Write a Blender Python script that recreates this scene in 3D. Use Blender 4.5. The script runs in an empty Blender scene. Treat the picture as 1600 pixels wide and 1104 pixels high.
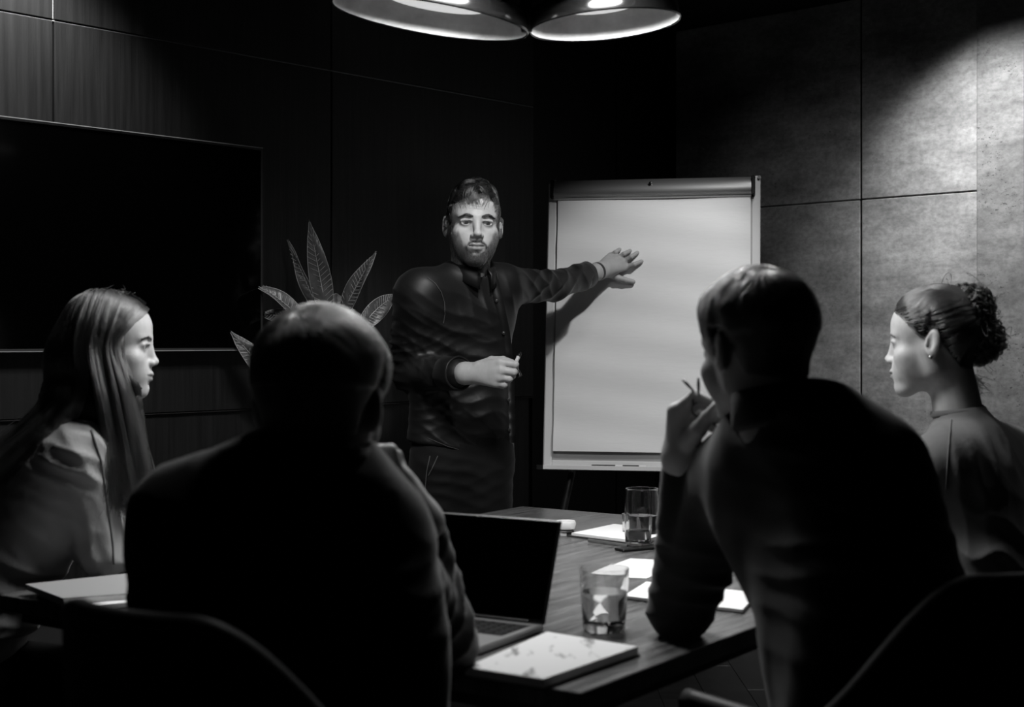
import bpy, math, random
import numpy as np
from mathutils import Vector, Matrix
from mathutils.bvhtree import BVHTree

rng = np.random.default_rng(7)
random.seed(7)
SC = bpy.context.scene
COL = SC.collection

# ------------------------------------------------------------------ camera
CAMZ, F = 1.25, 2218.0
cam_d = bpy.data.cameras.new('camera')
cam = bpy.data.objects.new('camera', cam_d); COL.objects.link(cam)
cam.location = (0, 0, CAMZ); cam.rotation_euler = (math.pi / 2, 0, 0)
cam_d.sensor_width = 36; cam_d.lens = 36 * F / 1600
cam_d.shift_y = -22 / 1600
cam_d.dof.use_dof = True; cam_d.dof.focus_distance = 4.2; cam_d.dof.aperture_fstop = 4.5
cam_d.clip_start = 0.02
SC.camera = cam

# ------------------------------------------------------------------ world, exposure
w = bpy.data.worlds.new('world'); SC.world = w; w.use_nodes = True
w.node_tree.nodes['Background'].inputs[0].default_value = (0.5, 0.5, 0.5, 1)
w.node_tree.nodes['Background'].inputs[1].default_value = 0.0
vs = SC.view_settings
vs.view_transform = 'Standard'; vs.look = 'None'; vs.gamma = 1; vs.use_curve_mapping = False
vs.exposure = 0.0
SC.cycles.max_bounces = 8
SC.cycles.sample_clamp_indirect = 3.0

def spot(name, loc, target, power, size_deg, blend=0.6, radius=0.04):
    l = bpy.data.lights.new(name, 'SPOT'); l.energy = power; l.spot_size = math.radians(size_deg)
    l.spot_blend = blend; l.shadow_soft_size = radius; l.use_nodes = False
    o = bpy.data.objects.new(name, l); COL.objects.link(o)
    o.location = loc
    o.rotation_euler = (Vector(target) - Vector(loc)).to_track_quat('-Z', 'Y').to_euler()
    return o
# (name, place under the ceiling, aim, watts, cone, blend, radius)
SPOTS = [
    ('spot_lamp', (1.40, 4.54, 2.54), (1.78, 5.0, 1.62), 215, 84, 1.0, 0.05),      # grazes the concrete wall
    ('spot_lamp', (0.86, 3.70, 2.49), (0.42, 4.85, 1.30), 62, 40, 0.7, 0.035),      # flip chart
    ('spot_lamp', (-1.14, 3.63, 2.49), (-1.28, 3.82, 1.6), 80, 90, 0.9, 0.05),     # wood panels at left
    ('spot_lamp', (0.16, 3.45, 2.49), (-0.16, 4.25, 1.55), 64, 30, 0.8, 0.05),        # presenter
    ('spot_lamp', (-0.35, 4.2, 2.49), (-0.40, 4.9, 2.3), 0.5, 80, 0.9, 0.05),
    ('spot_lamp', (1.45, 2.9, 2.49), (1.05, 3.0, 1.2), 5, 55, 0.8, 0.05),           # woman at right
    ('spot_lamp', (-0.55, 3.15, 2.49), (-0.86, 3.05, 1.1), 12, 48, 0.8, 0.05),        # woman at left
    ('spot_lamp', (0.10, 2.45, 2.49), (-0.18, 1.95, 1.2), 13, 50, 0.8, 0.06),       # near man, added to brighten his hair from above
    ('spot_lamp', (0.95, 4.25, 2.49), (1.35, 5.50, 0.9), 16, 90, 1.0, 0.1),         # added fill that lifts the dim part of the concrete wall
]
for s in SPOTS: spot(*s)

# ------------------------------------------------------------------ helpers
def P(px, py, Y): return Vector(((px - 800) / F * Y, Y, CAMZ + (530 - py) / F * Y))
def ray(px, py): return Vector(((px - 800) / F, 1.0, (530 - py) / F))
O = Vector((0, 0, CAMZ))
def onplane(px, py, p0, n, e=0.0):
    r = ray(px, py); t = ((Vector(p0) - O).dot(n) + e) / r.dot(n); return O + r * t

def mat(name, col, rough=0.5, spec=0.5, metal=0.0, bump=None, var=None, coat=0.0, sheen=0.0, trans=0.0, emit=0.0, ior=1.45, aniso=None):
    """bump=(scale,strength,dist,stretch)  var=(scale, other colour, stretch, lo, hi)"""
    m = bpy.data.materials.new(name); m.use_nodes = True
    nt = m.node_tree; N = nt.nodes; L = nt.links; b = N['Principled BSDF']
    c = (col, col, col) if not isinstance(col, tuple) else col
    b.inputs['Base Color'].default_value = (*c, 1); b.inputs['Roughness'].default_value = rough
    b.inputs['Specular IOR Level'].default_value = spec; b.inputs['Metallic'].default_value = metal
    b.inputs['Coat Weight'].default_value = coat; b.inputs['Sheen Weight'].default_value = sheen
    b.inputs['Transmission Weight'].default_value = trans; b.inputs['IOR'].default_value = ior
    if sheen: b.inputs['Sheen Roughness'].default_value = 0.45
    if emit:
        b.inputs['Emission Color'].default_value = (1, 1, 1, 1); b.inputs['Emission Strength'].default_value = emit
    tc = N.new('ShaderNodeTexCoord')
    def noise(scale, stretch, detail=6):
        mp = N.new('ShaderNodeMapping'); mp.inputs['Scale'].default_value = stretch
        L.new(tc.outputs['Object'], mp.inputs['Vector'])
        n = N.new('ShaderNodeTexNoise'); n.inputs['Scale'].default_value = scale; n.inputs['Detail'].default_value = detail
        n.inputs['Roughness'].default_value = 0.65
        L.new(mp.outputs[0], n.inputs['Vector']); return n
    if var:
        n = noise(var[0], var[2]); r = N.new('ShaderNodeValToRGB')
        r.color_ramp.elements[0].position = var[3]; r.color_ramp.elements[1].position = var[4]
        r.color_ramp.elements[0].color = (*c, 1); o = var[1]; r.color_ramp.elements[1].color = (o, o, o, 1)
        L.new(n.outputs[0], r.inputs[0]); L.new(r.outputs[0], b.inputs['Base Color'])
    if bump:
        n = noise(bump[0], bump[3]); bp = N.new('ShaderNodeBump'); bp.inputs['Strength'].default_value = bump[1]
        bp.inputs['Distance'].default_value = bump[2]
        L.new(n.outputs[0], bp.inputs['Height']); L.new(bp.outputs[0], b.inputs['Normal'])
    return m

def link(o, parent=None):
    COL.objects.link(o)
    if parent is not None: o.parent = parent
    return o
def thing(name, label, cat, loc=(0, 0, 0), rz=0.0, group=None, M=None):
    o = bpy.data.objects.new(name, None); o.empty_display_size = 0.1; COL.objects.link(o)
    if M is not None: o.matrix_world = M
    else: o.location = loc; o.rotation_euler = (0, 0, rz)
    o['label'] = label; o['category'] = cat
    if group: o['group'] = group
    return o
def tag(o, label, cat, group=None):
    o['label'] = label; o['category'] = cat
    if group: o['group'] = group
    return o
def meshobj(name, V, Fc, m, parent=None, smooth=True, attr=None, kind=None):
    me = bpy.data.meshes.new(name)
    if isinstance(V, np.ndarray) and isinstance(Fc, np.ndarray):
        k = Fc.shape[1]
        me.vertices.add(len(V)); me.vertices.foreach_set('co', V.astype(np.float32).ravel())
        me.loops.add(Fc.size); me.loops.foreach_set('vertex_index', Fc.astype(np.int32).ravel())
        me.polygons.add(len(Fc)); me.polygons.foreach_set('loop_start', np.arange(0, Fc.size, k, dtype=np.int32))
        me.polygons.foreach_set('loop_total', np.full(len(Fc), k, dtype=np.int32))
        me.update(calc_edges=True)
    else:
        me.from_pydata([tuple(v) for v in V], [], [tuple(int(i) for i in f) for f in Fc]); me.update()
    if smooth: me.polygons.foreach_set('use_smooth', [True] * len(me.polygons))
    if attr is not None:
        a = me.attributes.new('tone', 'FLOAT', 'POINT'); a.data.foreach_set('value', attr.astype(np.float32))
    me.materials.append(m)
    o = bpy.data.objects.new(name, me)
    if kind: o['kind'] = kind
    return link(o, parent)

class MB:
    """collects simple solids into one mesh"""
    def __init__(s): s.v = []; s.f = []
    def add(s, V, Fc):
        n = len(s.v); s.v += [Vector(v) for v in V]; s.f += [[i + n for i in f] for f in Fc]; return s
    def box(s, lo, hi, bev=0.0, M=None):
        x0, y0, z0 = lo; x1, y1, z1 = hi
        b = min(bev, (x1 - x0) / 2.01, (y1 - y0) / 2.01, (z1 - z0) / 2.01)
        if b <= 0:
            V = [Vector((x, y, z)) for z in (z0, z1) for y in (y0, y1) for x in (x0, x1)]
            Fc = [(0, 2, 3, 1), (4, 5, 7, 6), (0, 1, 5, 4), (2, 6, 7, 3), (0, 4, 6, 2), (1, 3, 7, 5)]
        else:
            V = []; id_ = {}
            for i, sx in enumerate((0, 1)):
                for j, sy in enumerate((0, 1)):
                    for k, sz in enumerate((0, 1)):
                        X, Y, Z = (x0, x1)[sx], (y0, y1)[sy], (z0, z1)[sz]
                        dx, dy, dz = (b, -b)[sx], (b, -b)[sy], (b, -b)[sz]
                        for a, pt in enumerate(((X, Y + dy, Z + dz), (X + dx, Y, Z + dz), (X + dx, Y + dy, Z))):
                            id_[(i, j, k, a)] = len(V); V.append(Vector(pt))
            g = lambda i, j, k, a: id_[(i, j, k, a)]
            Fc = []
            for q in (0, 1):
                f = [g(q, 0, 0, 0), g(q, 1, 0, 0), g(q, 1, 1, 0), g(q, 0, 1, 0)]; Fc.append(f if q else f[::-1])
                f = [g(0, q, 0, 1), g(1, q, 0, 1), g(1, q, 1, 1), g(0, q, 1, 1)]; Fc.append(f[::-1] if q else f)
                f = [g(0, 0, q, 2), g(1, 0, q, 2), g(1, 1, q, 2), g(0, 1, q, 2)]; Fc.append(f if q else f[::-1])
            for i in (0, 1):
                for j in (0, 1):
                    f = [g(i, j, 0, 0), g(i, j, 1, 0), g(i, j, 1, 1), g(i, j, 0, 1)]; Fc.append(f)
                    f = [g(i, 0, j, 0), g(i, 1, j, 0), g(i, 1, j, 2), g(i, 0, j, 2)]; Fc.append(f)
                    f = [g(0, i, j, 1), g(1, i, j, 1), g(1, i, j, 2), g(0, i, j, 2)]; Fc.append(f)
            for i in (0, 1):
                for j in (0, 1):
                    for k in (0, 1): Fc.append([g(i, j, k, 0), g(i, j, k, 1), g(i, j, k, 2)])
        if M is not None: V = [M @ v for v in V]
        return s.add(V, Fc)
    def lathe(s, prof, n=32, c=(0, 0, 0), M=None, closed=False):
        V = []; m = len(prof)
        for i in range(n):
            a = 2 * math.pi * i / n
            for r, z in prof: V.append(Vector((c[0] + r * math.cos(a), c[1] + r * math.sin(a), c[2] + z)))
        Fc = []
        for i in range(n):
            j = (i + 1) % n
            for k in range(m if closed else m - 1):
                k2 = (k + 1) % m
                Fc.append([i * m + k, j * m + k, j * m + k2, i * m + k2])
        if M is not None: V = [M @ v for v in V]
        return s.add(V, Fc)
    def tube(s, pts, r, n=10, cap=True):
        pts = [Vector(p) for p in pts]; rs = r if isinstance(r, (list, tuple)) else [r] * len(pts)
        V = []; up = Vector((0, 0, 1)); prev = None
        for i, p in enumerate(pts):
            t = (pts[min(i + 1, len(pts) - 1)] - pts[max(i - 1, 0)]).normalized()
            if prev is None:
                a = t.cross(up)
                if a.length < 0.1: a = t.cross(Vector((1, 0, 0)))
            else: a = prev - t * prev.dot(t)
            a.normalize(); prev = a; b = t.cross(a)
            for k in range(n):
                q = 2 * math.pi * k / n; V.append(p + (a * math.cos(q) + b * math.sin(q)) * rs[i])
        Fc = []
        for i in range(len(pts) - 1):
            for k in range(n):
                k2 = (k + 1) % n; Fc.append([i * n + k, i * n + k2, (i + 1) * n + k2, (i + 1) * n + k])
        if cap:
            Fc.append(list(range(n))[::-1]); Fc.append([(len(pts) - 1) * n + k for k in range(n)])
        return s.add(V, Fc)
    def prism(s, poly, z0, z1, M=None):
        n = len(poly); V = [Vector((x, y, z0)) for x, y in poly] + [Vector((x, y, z1)) for x, y in poly]
        Fc = [list(range(n))[::-1], list(range(n, 2 * n))] + [[i, (i + 1) % n, n + (i + 1) % n, n + i] for i in range(n)]
        if M is not None: V = [M @ v for v in V]
        return s.add(V, Fc)
    def build(s, name, m, parent=None, smooth=False, angle=None, kind=None):
        import bmesh
        me = bpy.data.meshes.new(name); me.from_pydata([tuple(v) for v in s.v], [], s.f); me.update()
        bm = bmesh.new(); bm.from_mesh(me); bmesh.ops.recalc_face_normals(bm, faces=bm.faces); bm.to_mesh(me); bm.free()
        me.materials.append(m)
        if smooth:
            me.polygons.foreach_set('use_smooth', [True] * len(me.polygons))
            if angle:
                try: me.set_sharp_from_angle(angle=math.radians(angle))
                except Exception: pass
        o = bpy.data.objects.new(name, me)
        if kind: o['kind'] = kind
        return link(o, parent)

# ------------------------------------------------------------------ signed distance modelling
class Field:
    def __init__(s, lo, hi, h):
        s.lo = np.array(lo, float); s.h = h
        n = np.ceil((np.array(hi) - s.lo) / h).astype(int) + 1
        s.ax = [s.lo[i] + h * np.arange(n[i]) for i in range(3)]
        s.d = np.full(tuple(n), 9.0, np.float32)
    def sub(s, lo, hi):
        sl = []
        for i in range(3):
            a = max(0, int((lo[i] - s.lo[i]) / s.h)); b = min(len(s.ax[i]), int((hi[i] - s.lo[i]) / s.h) + 2)
            if b <= a: return None
            sl.append(slice(a, b))
        X = s.ax[0][sl[0]][:, None, None]; Y = s.ax[1][sl[1]][None, :, None]; Z = s.ax[2][sl[2]][None, None, :]
        return tuple(sl), X, Y, Z
    def _mix(s, sl, e, k, op):
        d = s.d[sl]
        if op == 'u':
            if k > 0: h = np.maximum(k - np.abs(d - e), 0) / k; s.d[sl] = np.minimum(d, e) - h * h * k * 0.25
            else: s.d[sl] = np.minimum(d, e)
        else:
            e = -e
            if k > 0: h = np.maximum(k - np.abs(d - e), 0) / k; s.d[sl] = np.maximum(d, e) + h * h * k * 0.25
            else: s.d[sl] = np.maximum(d, e)
    def cap(s, a, b, ra, rb, k=0.02, sq=None, op='u'):
        a = np.array(a, float); b = np.array(b, float)
        f = 1.0 if sq is None else sq[1]
        m = max(ra, rb) * max(1.0, f) + k + 3 * s.h
        g = s.sub(np.minimum(a, b) - m, np.maximum(a, b) + m)
        if g is None: return s
        sl, X, Y, Z = g
        X = X - a[0]; Y = Y - a[1]; Z = Z - a[2]; ba = b - a
        if sq is not None:
            n = np.array(sq[0], float); n /= np.linalg.norm(n)
            q = (X * n[0] + Y * n[1] + Z * n[2]) * (1 / f - 1)
            X = X + q * n[0]; Y = Y + q * n[1]; Z = Z + q * n[2]
            ba = ba + n * (ba @ n) * (1 / f - 1)
        L2 = ba @ ba + 1e-12
        t = np.clip((X * ba[0] + Y * ba[1] + Z * ba[2]) / L2, 0, 1)
        e = np.sqrt((X - t * ba[0]) ** 2 + (Y - t * ba[1]) ** 2 + (Z - t * ba[2]) ** 2) - (ra + (rb - ra) * t)
        if f < 1: e = e * (0.5 + 0.5 * f)
        s._mix(sl, e.astype(np.float32), k, op); return s
    def ell(s, c, r, k=0.02, R=None, op='u'):
        c = np.array(c, float); r = np.array(r, float); m = r.max() + k + 3 * s.h
        g = s.sub(c - m, c + m)
        if g is None: return s
        sl, X, Y, Z = g; X = X - c[0]; Y = Y - c[1]; Z = Z - c[2]
        if R is not None:
            R = np.array(R.transposed())
            X, Y, Z = (R[0, 0] * X + R[0, 1] * Y + R[0, 2] * Z, R[1, 0] * X + R[1, 1] * Y + R[1, 2] * Z, R[2, 0] * X + R[2, 1] * Y + R[2, 2] * Z)
        k0 = np.sqrt((X / r[0]) ** 2 + (Y / r[1]) ** 2 + (Z / r[2]) ** 2)
        k1 = np.sqrt((X / r[0] ** 2) ** 2 + (Y / r[1] ** 2) ** 2 + (Z / r[2] ** 2) ** 2) + 1e-9
        e = k0 * (k0 - 1) / k1
        s._mix(sl, e.astype(np.float32), k, op); return s
    def cut(s, p, n, k=0.0):
        """remove the half space on the side n points to"""
        g = s.sub(s.lo, s.lo + s.h * np.array(s.d.shape)); sl, X, Y, Z = g
        e = (X - p[0]) * n[0] + (Y - p[1]) * n[1] + (Z - p[2]) * n[2]
        d = s.d
        s.d = np.maximum(d, e.astype(np.float32)) if k == 0 else (lambda h: np.maximum(d, e) + h * h * k * .25)(np.maximum(k - np.abs(d - e), 0) / k).astype(np.float32)
        return s
    def mesh(s):
        d = s.d; S = d < 0
        off = [(i, j, k) for i in (0, 1) for j in (0, 1) for k in (0, 1)]
        nx, ny, nz = d.shape
        sh = lambda A, o: A[o[0]:nx - 1 + o[0], o[1]:ny - 1 + o[1], o[2]:nz - 1 + o[2]]
        c = np.zeros((nx - 1, ny - 1, nz - 1), np.int8)
        for o in off: c += sh(S, o)
        mask = (c > 0) & (c < 8); cells = np.argwhere(mask)
        idx = np.full(mask.shape, -1, np.int64); idx[mask] = np.arange(len(cells))
        acc = np.zeros((len(cells), 3)); cnt = np.zeros(len(cells))
        val = {o: d[cells[:, 0] + o[0], cells[:, 1] + o[1], cells[:, 2] + o[2]] for o in off}
        for o in off:
            for ax in range(3):
                if o[ax]: continue
                p = list(o); p[ax] = 1; p = tuple(p)
                a, b = val[o], val[p]; x = (a < 0) != (b < 0)
                t = np.where(x, a / np.where(a == b, 1, a - b), 0)
                q = np.tile(np.array(o, float), (len(cells), 1)); q[:, ax] = t
                acc[x] += q[x]; cnt[x] += 1
        V = s.lo + (cells + acc / cnt[:, None]) * s.h
        Q = []
        for ax in range(3):
            A = S.take(range(d.shape[ax] - 1), ax); B = S.take(range(1, d.shape[ax]), ax)
            e = np.argwhere(A != B); u, v = [i for i in range(3) if i != ax]
            ok = (e[:, u] > 0) & (e[:, v] > 0) & (e[:, u] < d.shape[u] - 1) & (e[:, v] < d.shape[v] - 1); e = e[ok]
            flip = A[e[:, 0], e[:, 1], e[:, 2]]
            if ax == 1: flip = ~flip
            def g(du, dv):
                q = e.copy(); q[:, u] -= du; q[:, v] -= dv; return idx[q[:, 0], q[:, 1], q[:, 2]]
            quad = np.stack([g(1, 1), g(0, 1), g(0, 0), g(1, 0)], 1)
            quad[~flip] = quad[~flip][:, ::-1]; Q.append(quad)
        return V, np.concatenate(Q)

def normals(V, Q):
    n = np.cross(V[Q[:, 2]] - V[Q[:, 0]], V[Q[:, 3]] - V[Q[:, 1]]); N = np.zeros_like(V)
    for k in range(4): np.add.at(N, Q[:, k], n)
    return N / (np.linalg.norm(N, axis=1)[:, None] + 1e-12)
def relax(V, Q, it=2, lam=0.5):
    for _ in range(it):
        A = np.zeros_like(V); c = np.zeros(len(V))
        for k in range(4):
            np.add.at(A, Q[:, k], V[Q[:, (k + 1) % 4]]); np.add.at(c, Q[:, k], 1)
            np.add.at(A, Q[:, k], V[Q[:, (k + 3) % 4]]); np.add.at(c, Q[:, k], 1)
        V = V + (A / np.maximum(c, 1)[:, None] - V) * lam
    return V
def wob(V, sc, seed=0):
    r = np.random.default_rng(seed); o = np.zeros(len(V))
    for _ in range(5):
        k = r.normal(size=3) * sc; o += np.sin(V @ k + r.uniform(0, 6.28))
    return o / 2.4
def folds(V, N, spec, seed=1):
    """spec: (centre, radius, direction across the creases, wavelength, depth)"""
    D = np.zeros(len(V))
    for i, (c, r, dr, wl, am) in enumerate(spec):
        q = V - np.array(c); dr = np.array(dr, float); dr /= np.linalg.norm(dr)
        g = np.exp(-(q ** 2).sum(1) / r ** 2)
        ph = q @ dr / wl * 6.283 + 2.2 * wob(V, 9, seed + i) + 1.0 * wob(V, 22, seed + i + 50)
        w_ = 1 - np.abs(np.sin(ph / 2)) ** 0.8
        D += am * g * (w_ - 0.35) * (0.65 + 0.5 * wob(V, 14, seed + i + 99))
    return V + N * D[:, None]
def bvh(V, Q): return BVHTree.FromPolygons([tuple(v) for v in V], [tuple(int(i) for i in q) for q in Q])
def merge(parts):
    Vs, Qs, As, n = [], [], [], 0
    for V, Q, A in parts: Vs.append(V); Qs.append(Q + n); As.append(A); n += len(V)
    return np.concatenate(Vs), np.concatenate(Qs), np.concatenate(As)
def bounds(caps, m=0.03):
    lo = np.full(3, 9e9); hi = -lo
    for c in caps:
        r = max(c[2], c[3]) + m
        for p in c[:2]: lo = np.minimum(lo, np.array(p) - r); hi = np.maximum(hi, np.array(p) + r)
    return lo, hi

# ------------------------------------------------------------------ materials
M = {}
M['panel'] = mat('dark_wood_panel', 0.006, 0.45, 0.4, var=(9, 0.018, (6, 6, .22), .35, .75), bump=(60, .25, .002, (5, 5, .15)))
M['panel_black'] = mat('black_wall_panel', 0.0025, 0.5, 0.25)
M['gap'] = mat('joint_shadow_gap', 0.002, 0.9, 0.1)
M['trim'] = mat('aluminium_joint_trim', 0.32, 0.4, 0.5, 0.3)
M['ceiling'] = mat('dark_ceiling_paint', 0.015, 0.8, 0.2)
M['floor'] = mat('dark_wood_floor', 0.03, 0.35, 0.4, var=(4, 0.012, (1, 12, 1), .3, .7), bump=(30, .2, .002, (1, 20, 1)))
M['table'] = mat('stained_walnut_table', 0.150, 0.27, 0.6, var=(3.2, 0.035, (1.4, 13, 1), .36, .68), bump=(40, .12, .001, (1, 14, 1)))
M['black_metal'] = mat('black_powder_coat', 0.008, 0.4, 0.5)
M['black_plastic'] = mat('black_plastic', 0.006, 0.35, 0.4)
M['screen'] = mat('black_glass_screen', 0.0006, 0.10, 0.25)
M['alu'] = mat('brushed_aluminium', 0.40, 0.32, 0.5, 0.85, bump=(40, .05, .001, (30, 1, 1)))
M['alu_dark'] = mat('dark_laptop_shell', 0.05, 0.4, 0.5, 0.5)
M['white_frame'] = mat('white_lacquered_frame', 0.62, 0.35, 0.5)
M['paper'] = mat('white_paper', 0.74, 0.85, 0.2, bump=(6, .25, .004, (1, 1, 5)))
M['paper_flat'] = mat('printer_paper', 0.78, 0.8, 0.2)
M['cover'] = mat('dark_notebook_cover', 0.03, 0.5, 0.4)
M['shade'] = mat('smoked_black_shade', 0.012, 0.18, 0.6, coat=0.4)
M['shade_in'] = mat('pale_shade_lining', 0.62, 0.35, 0.5, var=(7, 0.35, (1, 1, 1), .4, .7))
M['chair'] = mat('black_leather_chair', 0.010, 0.42, 0.4, bump=(120, .2, .001, (1, 1, 1)))
M['piping'] = mat('grey_chair_edge', 0.032, 0.5, 0.4)
M['shirt'] = mat('black_cotton_shirt', 0.0045, 0.50, 0.38, sheen=0.05, bump=(260, .25, .0008, (1, 1, 1)))
M['jeans'] = mat('black_denim', 0.005, 0.8, 0.2, sheen=0.06, bump=(320, .35, .001, (1, 1, 1)))
M['sweater'] = mat('black_knit_sweater', 0.010, 0.8, 0.2, sheen=0.22, bump=(240, .3, .001, (1, 1, 1)))
M['pale_knit'] = mat('pale_grey_knit', 0.36, 0.9, 0.15, sheen=0.2, bump=(200, .5, .0015, (1, 1, .6)))
M['mid_knit'] = mat('mid_grey_knit', 0.13, 0.9, 0.15, sheen=0.25, bump=(220, .5, .0015, (1, 1, .6)))
M['leather_dark'] = mat('dark_leather', 0.02, 0.4, 0.5)
M['button'] = mat('black_button', 0.02, 0.25, 0.5)
M['leaf'] = mat('glossy_leaf', 0.05, 0.38, 0.5, var=(14, 0.10, (1, 1, 1), .4, .7))
M['pot'] = mat('dark_ceramic_pot', 0.02, 0.4, 0.5)
M['soil'] = mat('potting_soil', 0.01, 0.95, 0.1)
M['white_ceramic'] = mat('white_ceramic', 0.75, 0.2, 0.5)
M['hair_cap'] = mat('dark_hair_mass', 0.008, 0.6, 0.3, bump=(180, .5, .003, (1, 1, 1)))
M['teeth'] = mat('eye_white', 0.42, 0.15, 0.5)

def hair_mat(name, col, rough=0.28, radial=0.35):
    m = bpy.data.materials.new(name); m.use_nodes = True; nt = m.node_tree; nt.nodes.clear()
    h = nt.nodes.new('ShaderNodeBsdfHairPrincipled'); h.parametrization = 'COLOR'
    h.inputs['Color'].default_value = (col, col, col, 1); h.inputs['Roughness'].default_value = rough
    h.inputs['Radial Roughness'].default_value = radial
    for k in ('Random Roughness', 'Random Color'):
        if k in h.inputs: h.inputs[k].default_value = 0.25
    o = nt.nodes.new('ShaderNodeOutputMaterial'); nt.links.new(h.outputs[0], o.inputs[0]); return m
M['hair_black'] = hair_mat('near_black_hair', 0.02)
M['hair_dark'] = hair_mat('dark_brown_hair', 0.030, .24)
M['hair_brown'] = hair_mat('medium_brown_hair', 0.17)
M['hair_mid'] = hair_mat('mid_brown_hair', 0.09, .22)
M['hair_c'] = hair_mat('long_brown_hair', 0.05, .22)

def glass_mat():
    m = mat('clear_drinking_glass', 0.95, 0.02, 0.5, trans=1.0, ior=1.45); return m
M['glass'] = glass_mat()
M['water'] = mat('still_water', 0.97, 0.0, 0.5, trans=1.0, ior=1.33)

def skin_mat():
    m = mat('skin', 0.40, 0.5, 0.4, bump=(150, .22, .0012, (1, 1, 1)))
    nt = m.node_tree; b = nt.nodes['Principled BSDF']
    a = nt.nodes.new('ShaderNodeAttribute'); a.attribute_name = 'tone'
    n = nt.nodes.new('ShaderNodeTexNoise'); n.inputs['Scale'].default_value = 60
    mr = nt.nodes.new('ShaderNodeMapRange'); mr.inputs[3].default_value = 0.85; mr.inputs[4].default_value = 1.12
    nt.links.new(n.outputs[0], mr.inputs[0])
    mu = nt.nodes.new('ShaderNodeMath'); mu.operation = 'MULTIPLY'
    nt.links.new(a.outputs['Fac'], mu.inputs[0]); nt.links.new(mr.outputs[0], mu.inputs[1])
    cb = nt.nodes.new('ShaderNodeCombineColor')
    for i in range(3): nt.links.new(mu.outputs[0], cb.inputs[i])
    nt.links.new(cb.outputs[0], b.inputs['Base Color'])
    b.inputs['Subsurface Weight'].default_value = 0.06; b.inputs['Subsurface Radius'].default_value = (.01, .01, .01)
    return m
M['skin'] = skin_mat()

def eye_mat():
    m = bpy.data.materials.new('eye'); m.use_nodes = True; nt = m.node_tree; b = nt.nodes['Principled BSDF']
    tc = nt.nodes.new('ShaderNodeTexCoord'); sp = nt.nodes.new('ShaderNodeSeparateXYZ'); nt.links.new(tc.outputs['Object'], sp.inputs[0])
    r = nt.nodes.new('ShaderNodeValToRGB'); mr = nt.nodes.new('ShaderNodeMapRange')
    mr.inputs[1].default_value = -0.0125; mr.inputs[2].default_value = 0.0
    nt.links.new(sp.outputs['Y'], mr.inputs[0]); nt.links.new(mr.outputs[0], r.inputs[0])
    cr = r.color_ramp; cr.interpolation = 'CONSTANT'
    cr.elements[0].position = 0; cr.elements[0].color = (.003, .003, .003, 1)
    e = cr.elements.new(0.022); e.color = (.035, .035, .035, 1)
    cr.elements[-1].position = 0.14; cr.elements[-1].color = (.26, .26, .26, 1)
    nt.links.new(r.outputs[0], b.inputs['Base Color']); b.inputs['Roughness'].default_value = 0.06
    return m
M['eye'] = eye_mat()

# concrete: cloudy tone, horizontal board lines, pits
def concrete(name, lo, hi, pits, pitcol=0.08):
    m = mat(name, lo, 0.78, 0.25)
    nt = m.node_tree; N = nt.nodes; L = nt.links; b = N['Principled BSDF']; tc = [n for n in N if n.type == 'TEX_COORD'][0]
    def nz(scale, st, det=8, ro=.65):
        mp = N.new('ShaderNodeMapping'); mp.inputs['Scale'].default_value = st; L.new(tc.outputs['Object'], mp.inputs[0])
        n = N.new('ShaderNodeTexNoise'); n.inputs['Scale'].default_value = scale; n.inputs['Detail'].default_value = det; n.inputs['Roughness'].default_value = ro
        L.new(mp.outputs[0], n.inputs[0]); return n.outputs[0]
    def ramp(x, a, b_, ca, cb_):
        r = N.new('ShaderNodeValToRGB'); r.color_ramp.elements[0].position = a; r.color_ramp.elements[1].position = b_
        r.color_ramp.elements[0].color = (ca,) * 3 + (1,); r.color_ramp.elements[1].color = (cb_,) * 3 + (1,); L.new(x, r.inputs[0]); return r.outputs[0]
    def mul(a, b_):
        x = N.new('ShaderNodeMix'); x.data_type = 'RGBA'; x.blend_type = 'MULTIPLY'; x.inputs[0].default_value = 1
        L.new(a, x.inputs[6]); L.new(b_, x.inputs[7]); return x.outputs[2]
    base = ramp(nz(2.2, (1, 1, 1.5)), .34, .66, lo, hi)
    streak = ramp(nz(5, (1, 1, 4)), .3, .6, .7, 1.0)
    grain = ramp(nz(45, (1, 1, 1.3), 6), .35, .62, .68, 1.0)
    pit = ramp(nz(70, (1, 1, 1.5), 4, .7), pits, pits + .035, pitcol * 4, 1.0)
    patch = ramp(nz(3.1, (1, 1, 1), 3), .5, .58, 1.0, 0.0)
    mx = N.new('ShaderNodeMix'); mx.data_type = 'RGBA'; mx.blend_type = 'LIGHTEN'; mx.inputs[0].default_value = 1
    L.new(pit, mx.inputs[6]); L.new(patch, mx.inputs[7])
    c = mul(mul(mul(base, streak), grain), mx.outputs[2]); L.new(c, b.inputs['Base Color'])
    bp = N.new('ShaderNodeBump'); bp.inputs['Strength'].default_value = .6; bp.inputs['Distance'].default_value = .004
    L.new(c, bp.inputs['Height']); L.new(bp.outputs[0], b.inputs['Normal'])
    return m
M['concrete'] = concrete('board_marked_concrete', .14, .43, .34)
M['concrete_dark'] = concrete('pitted_darker_concrete', .13, .27, .37, .10)

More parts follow.
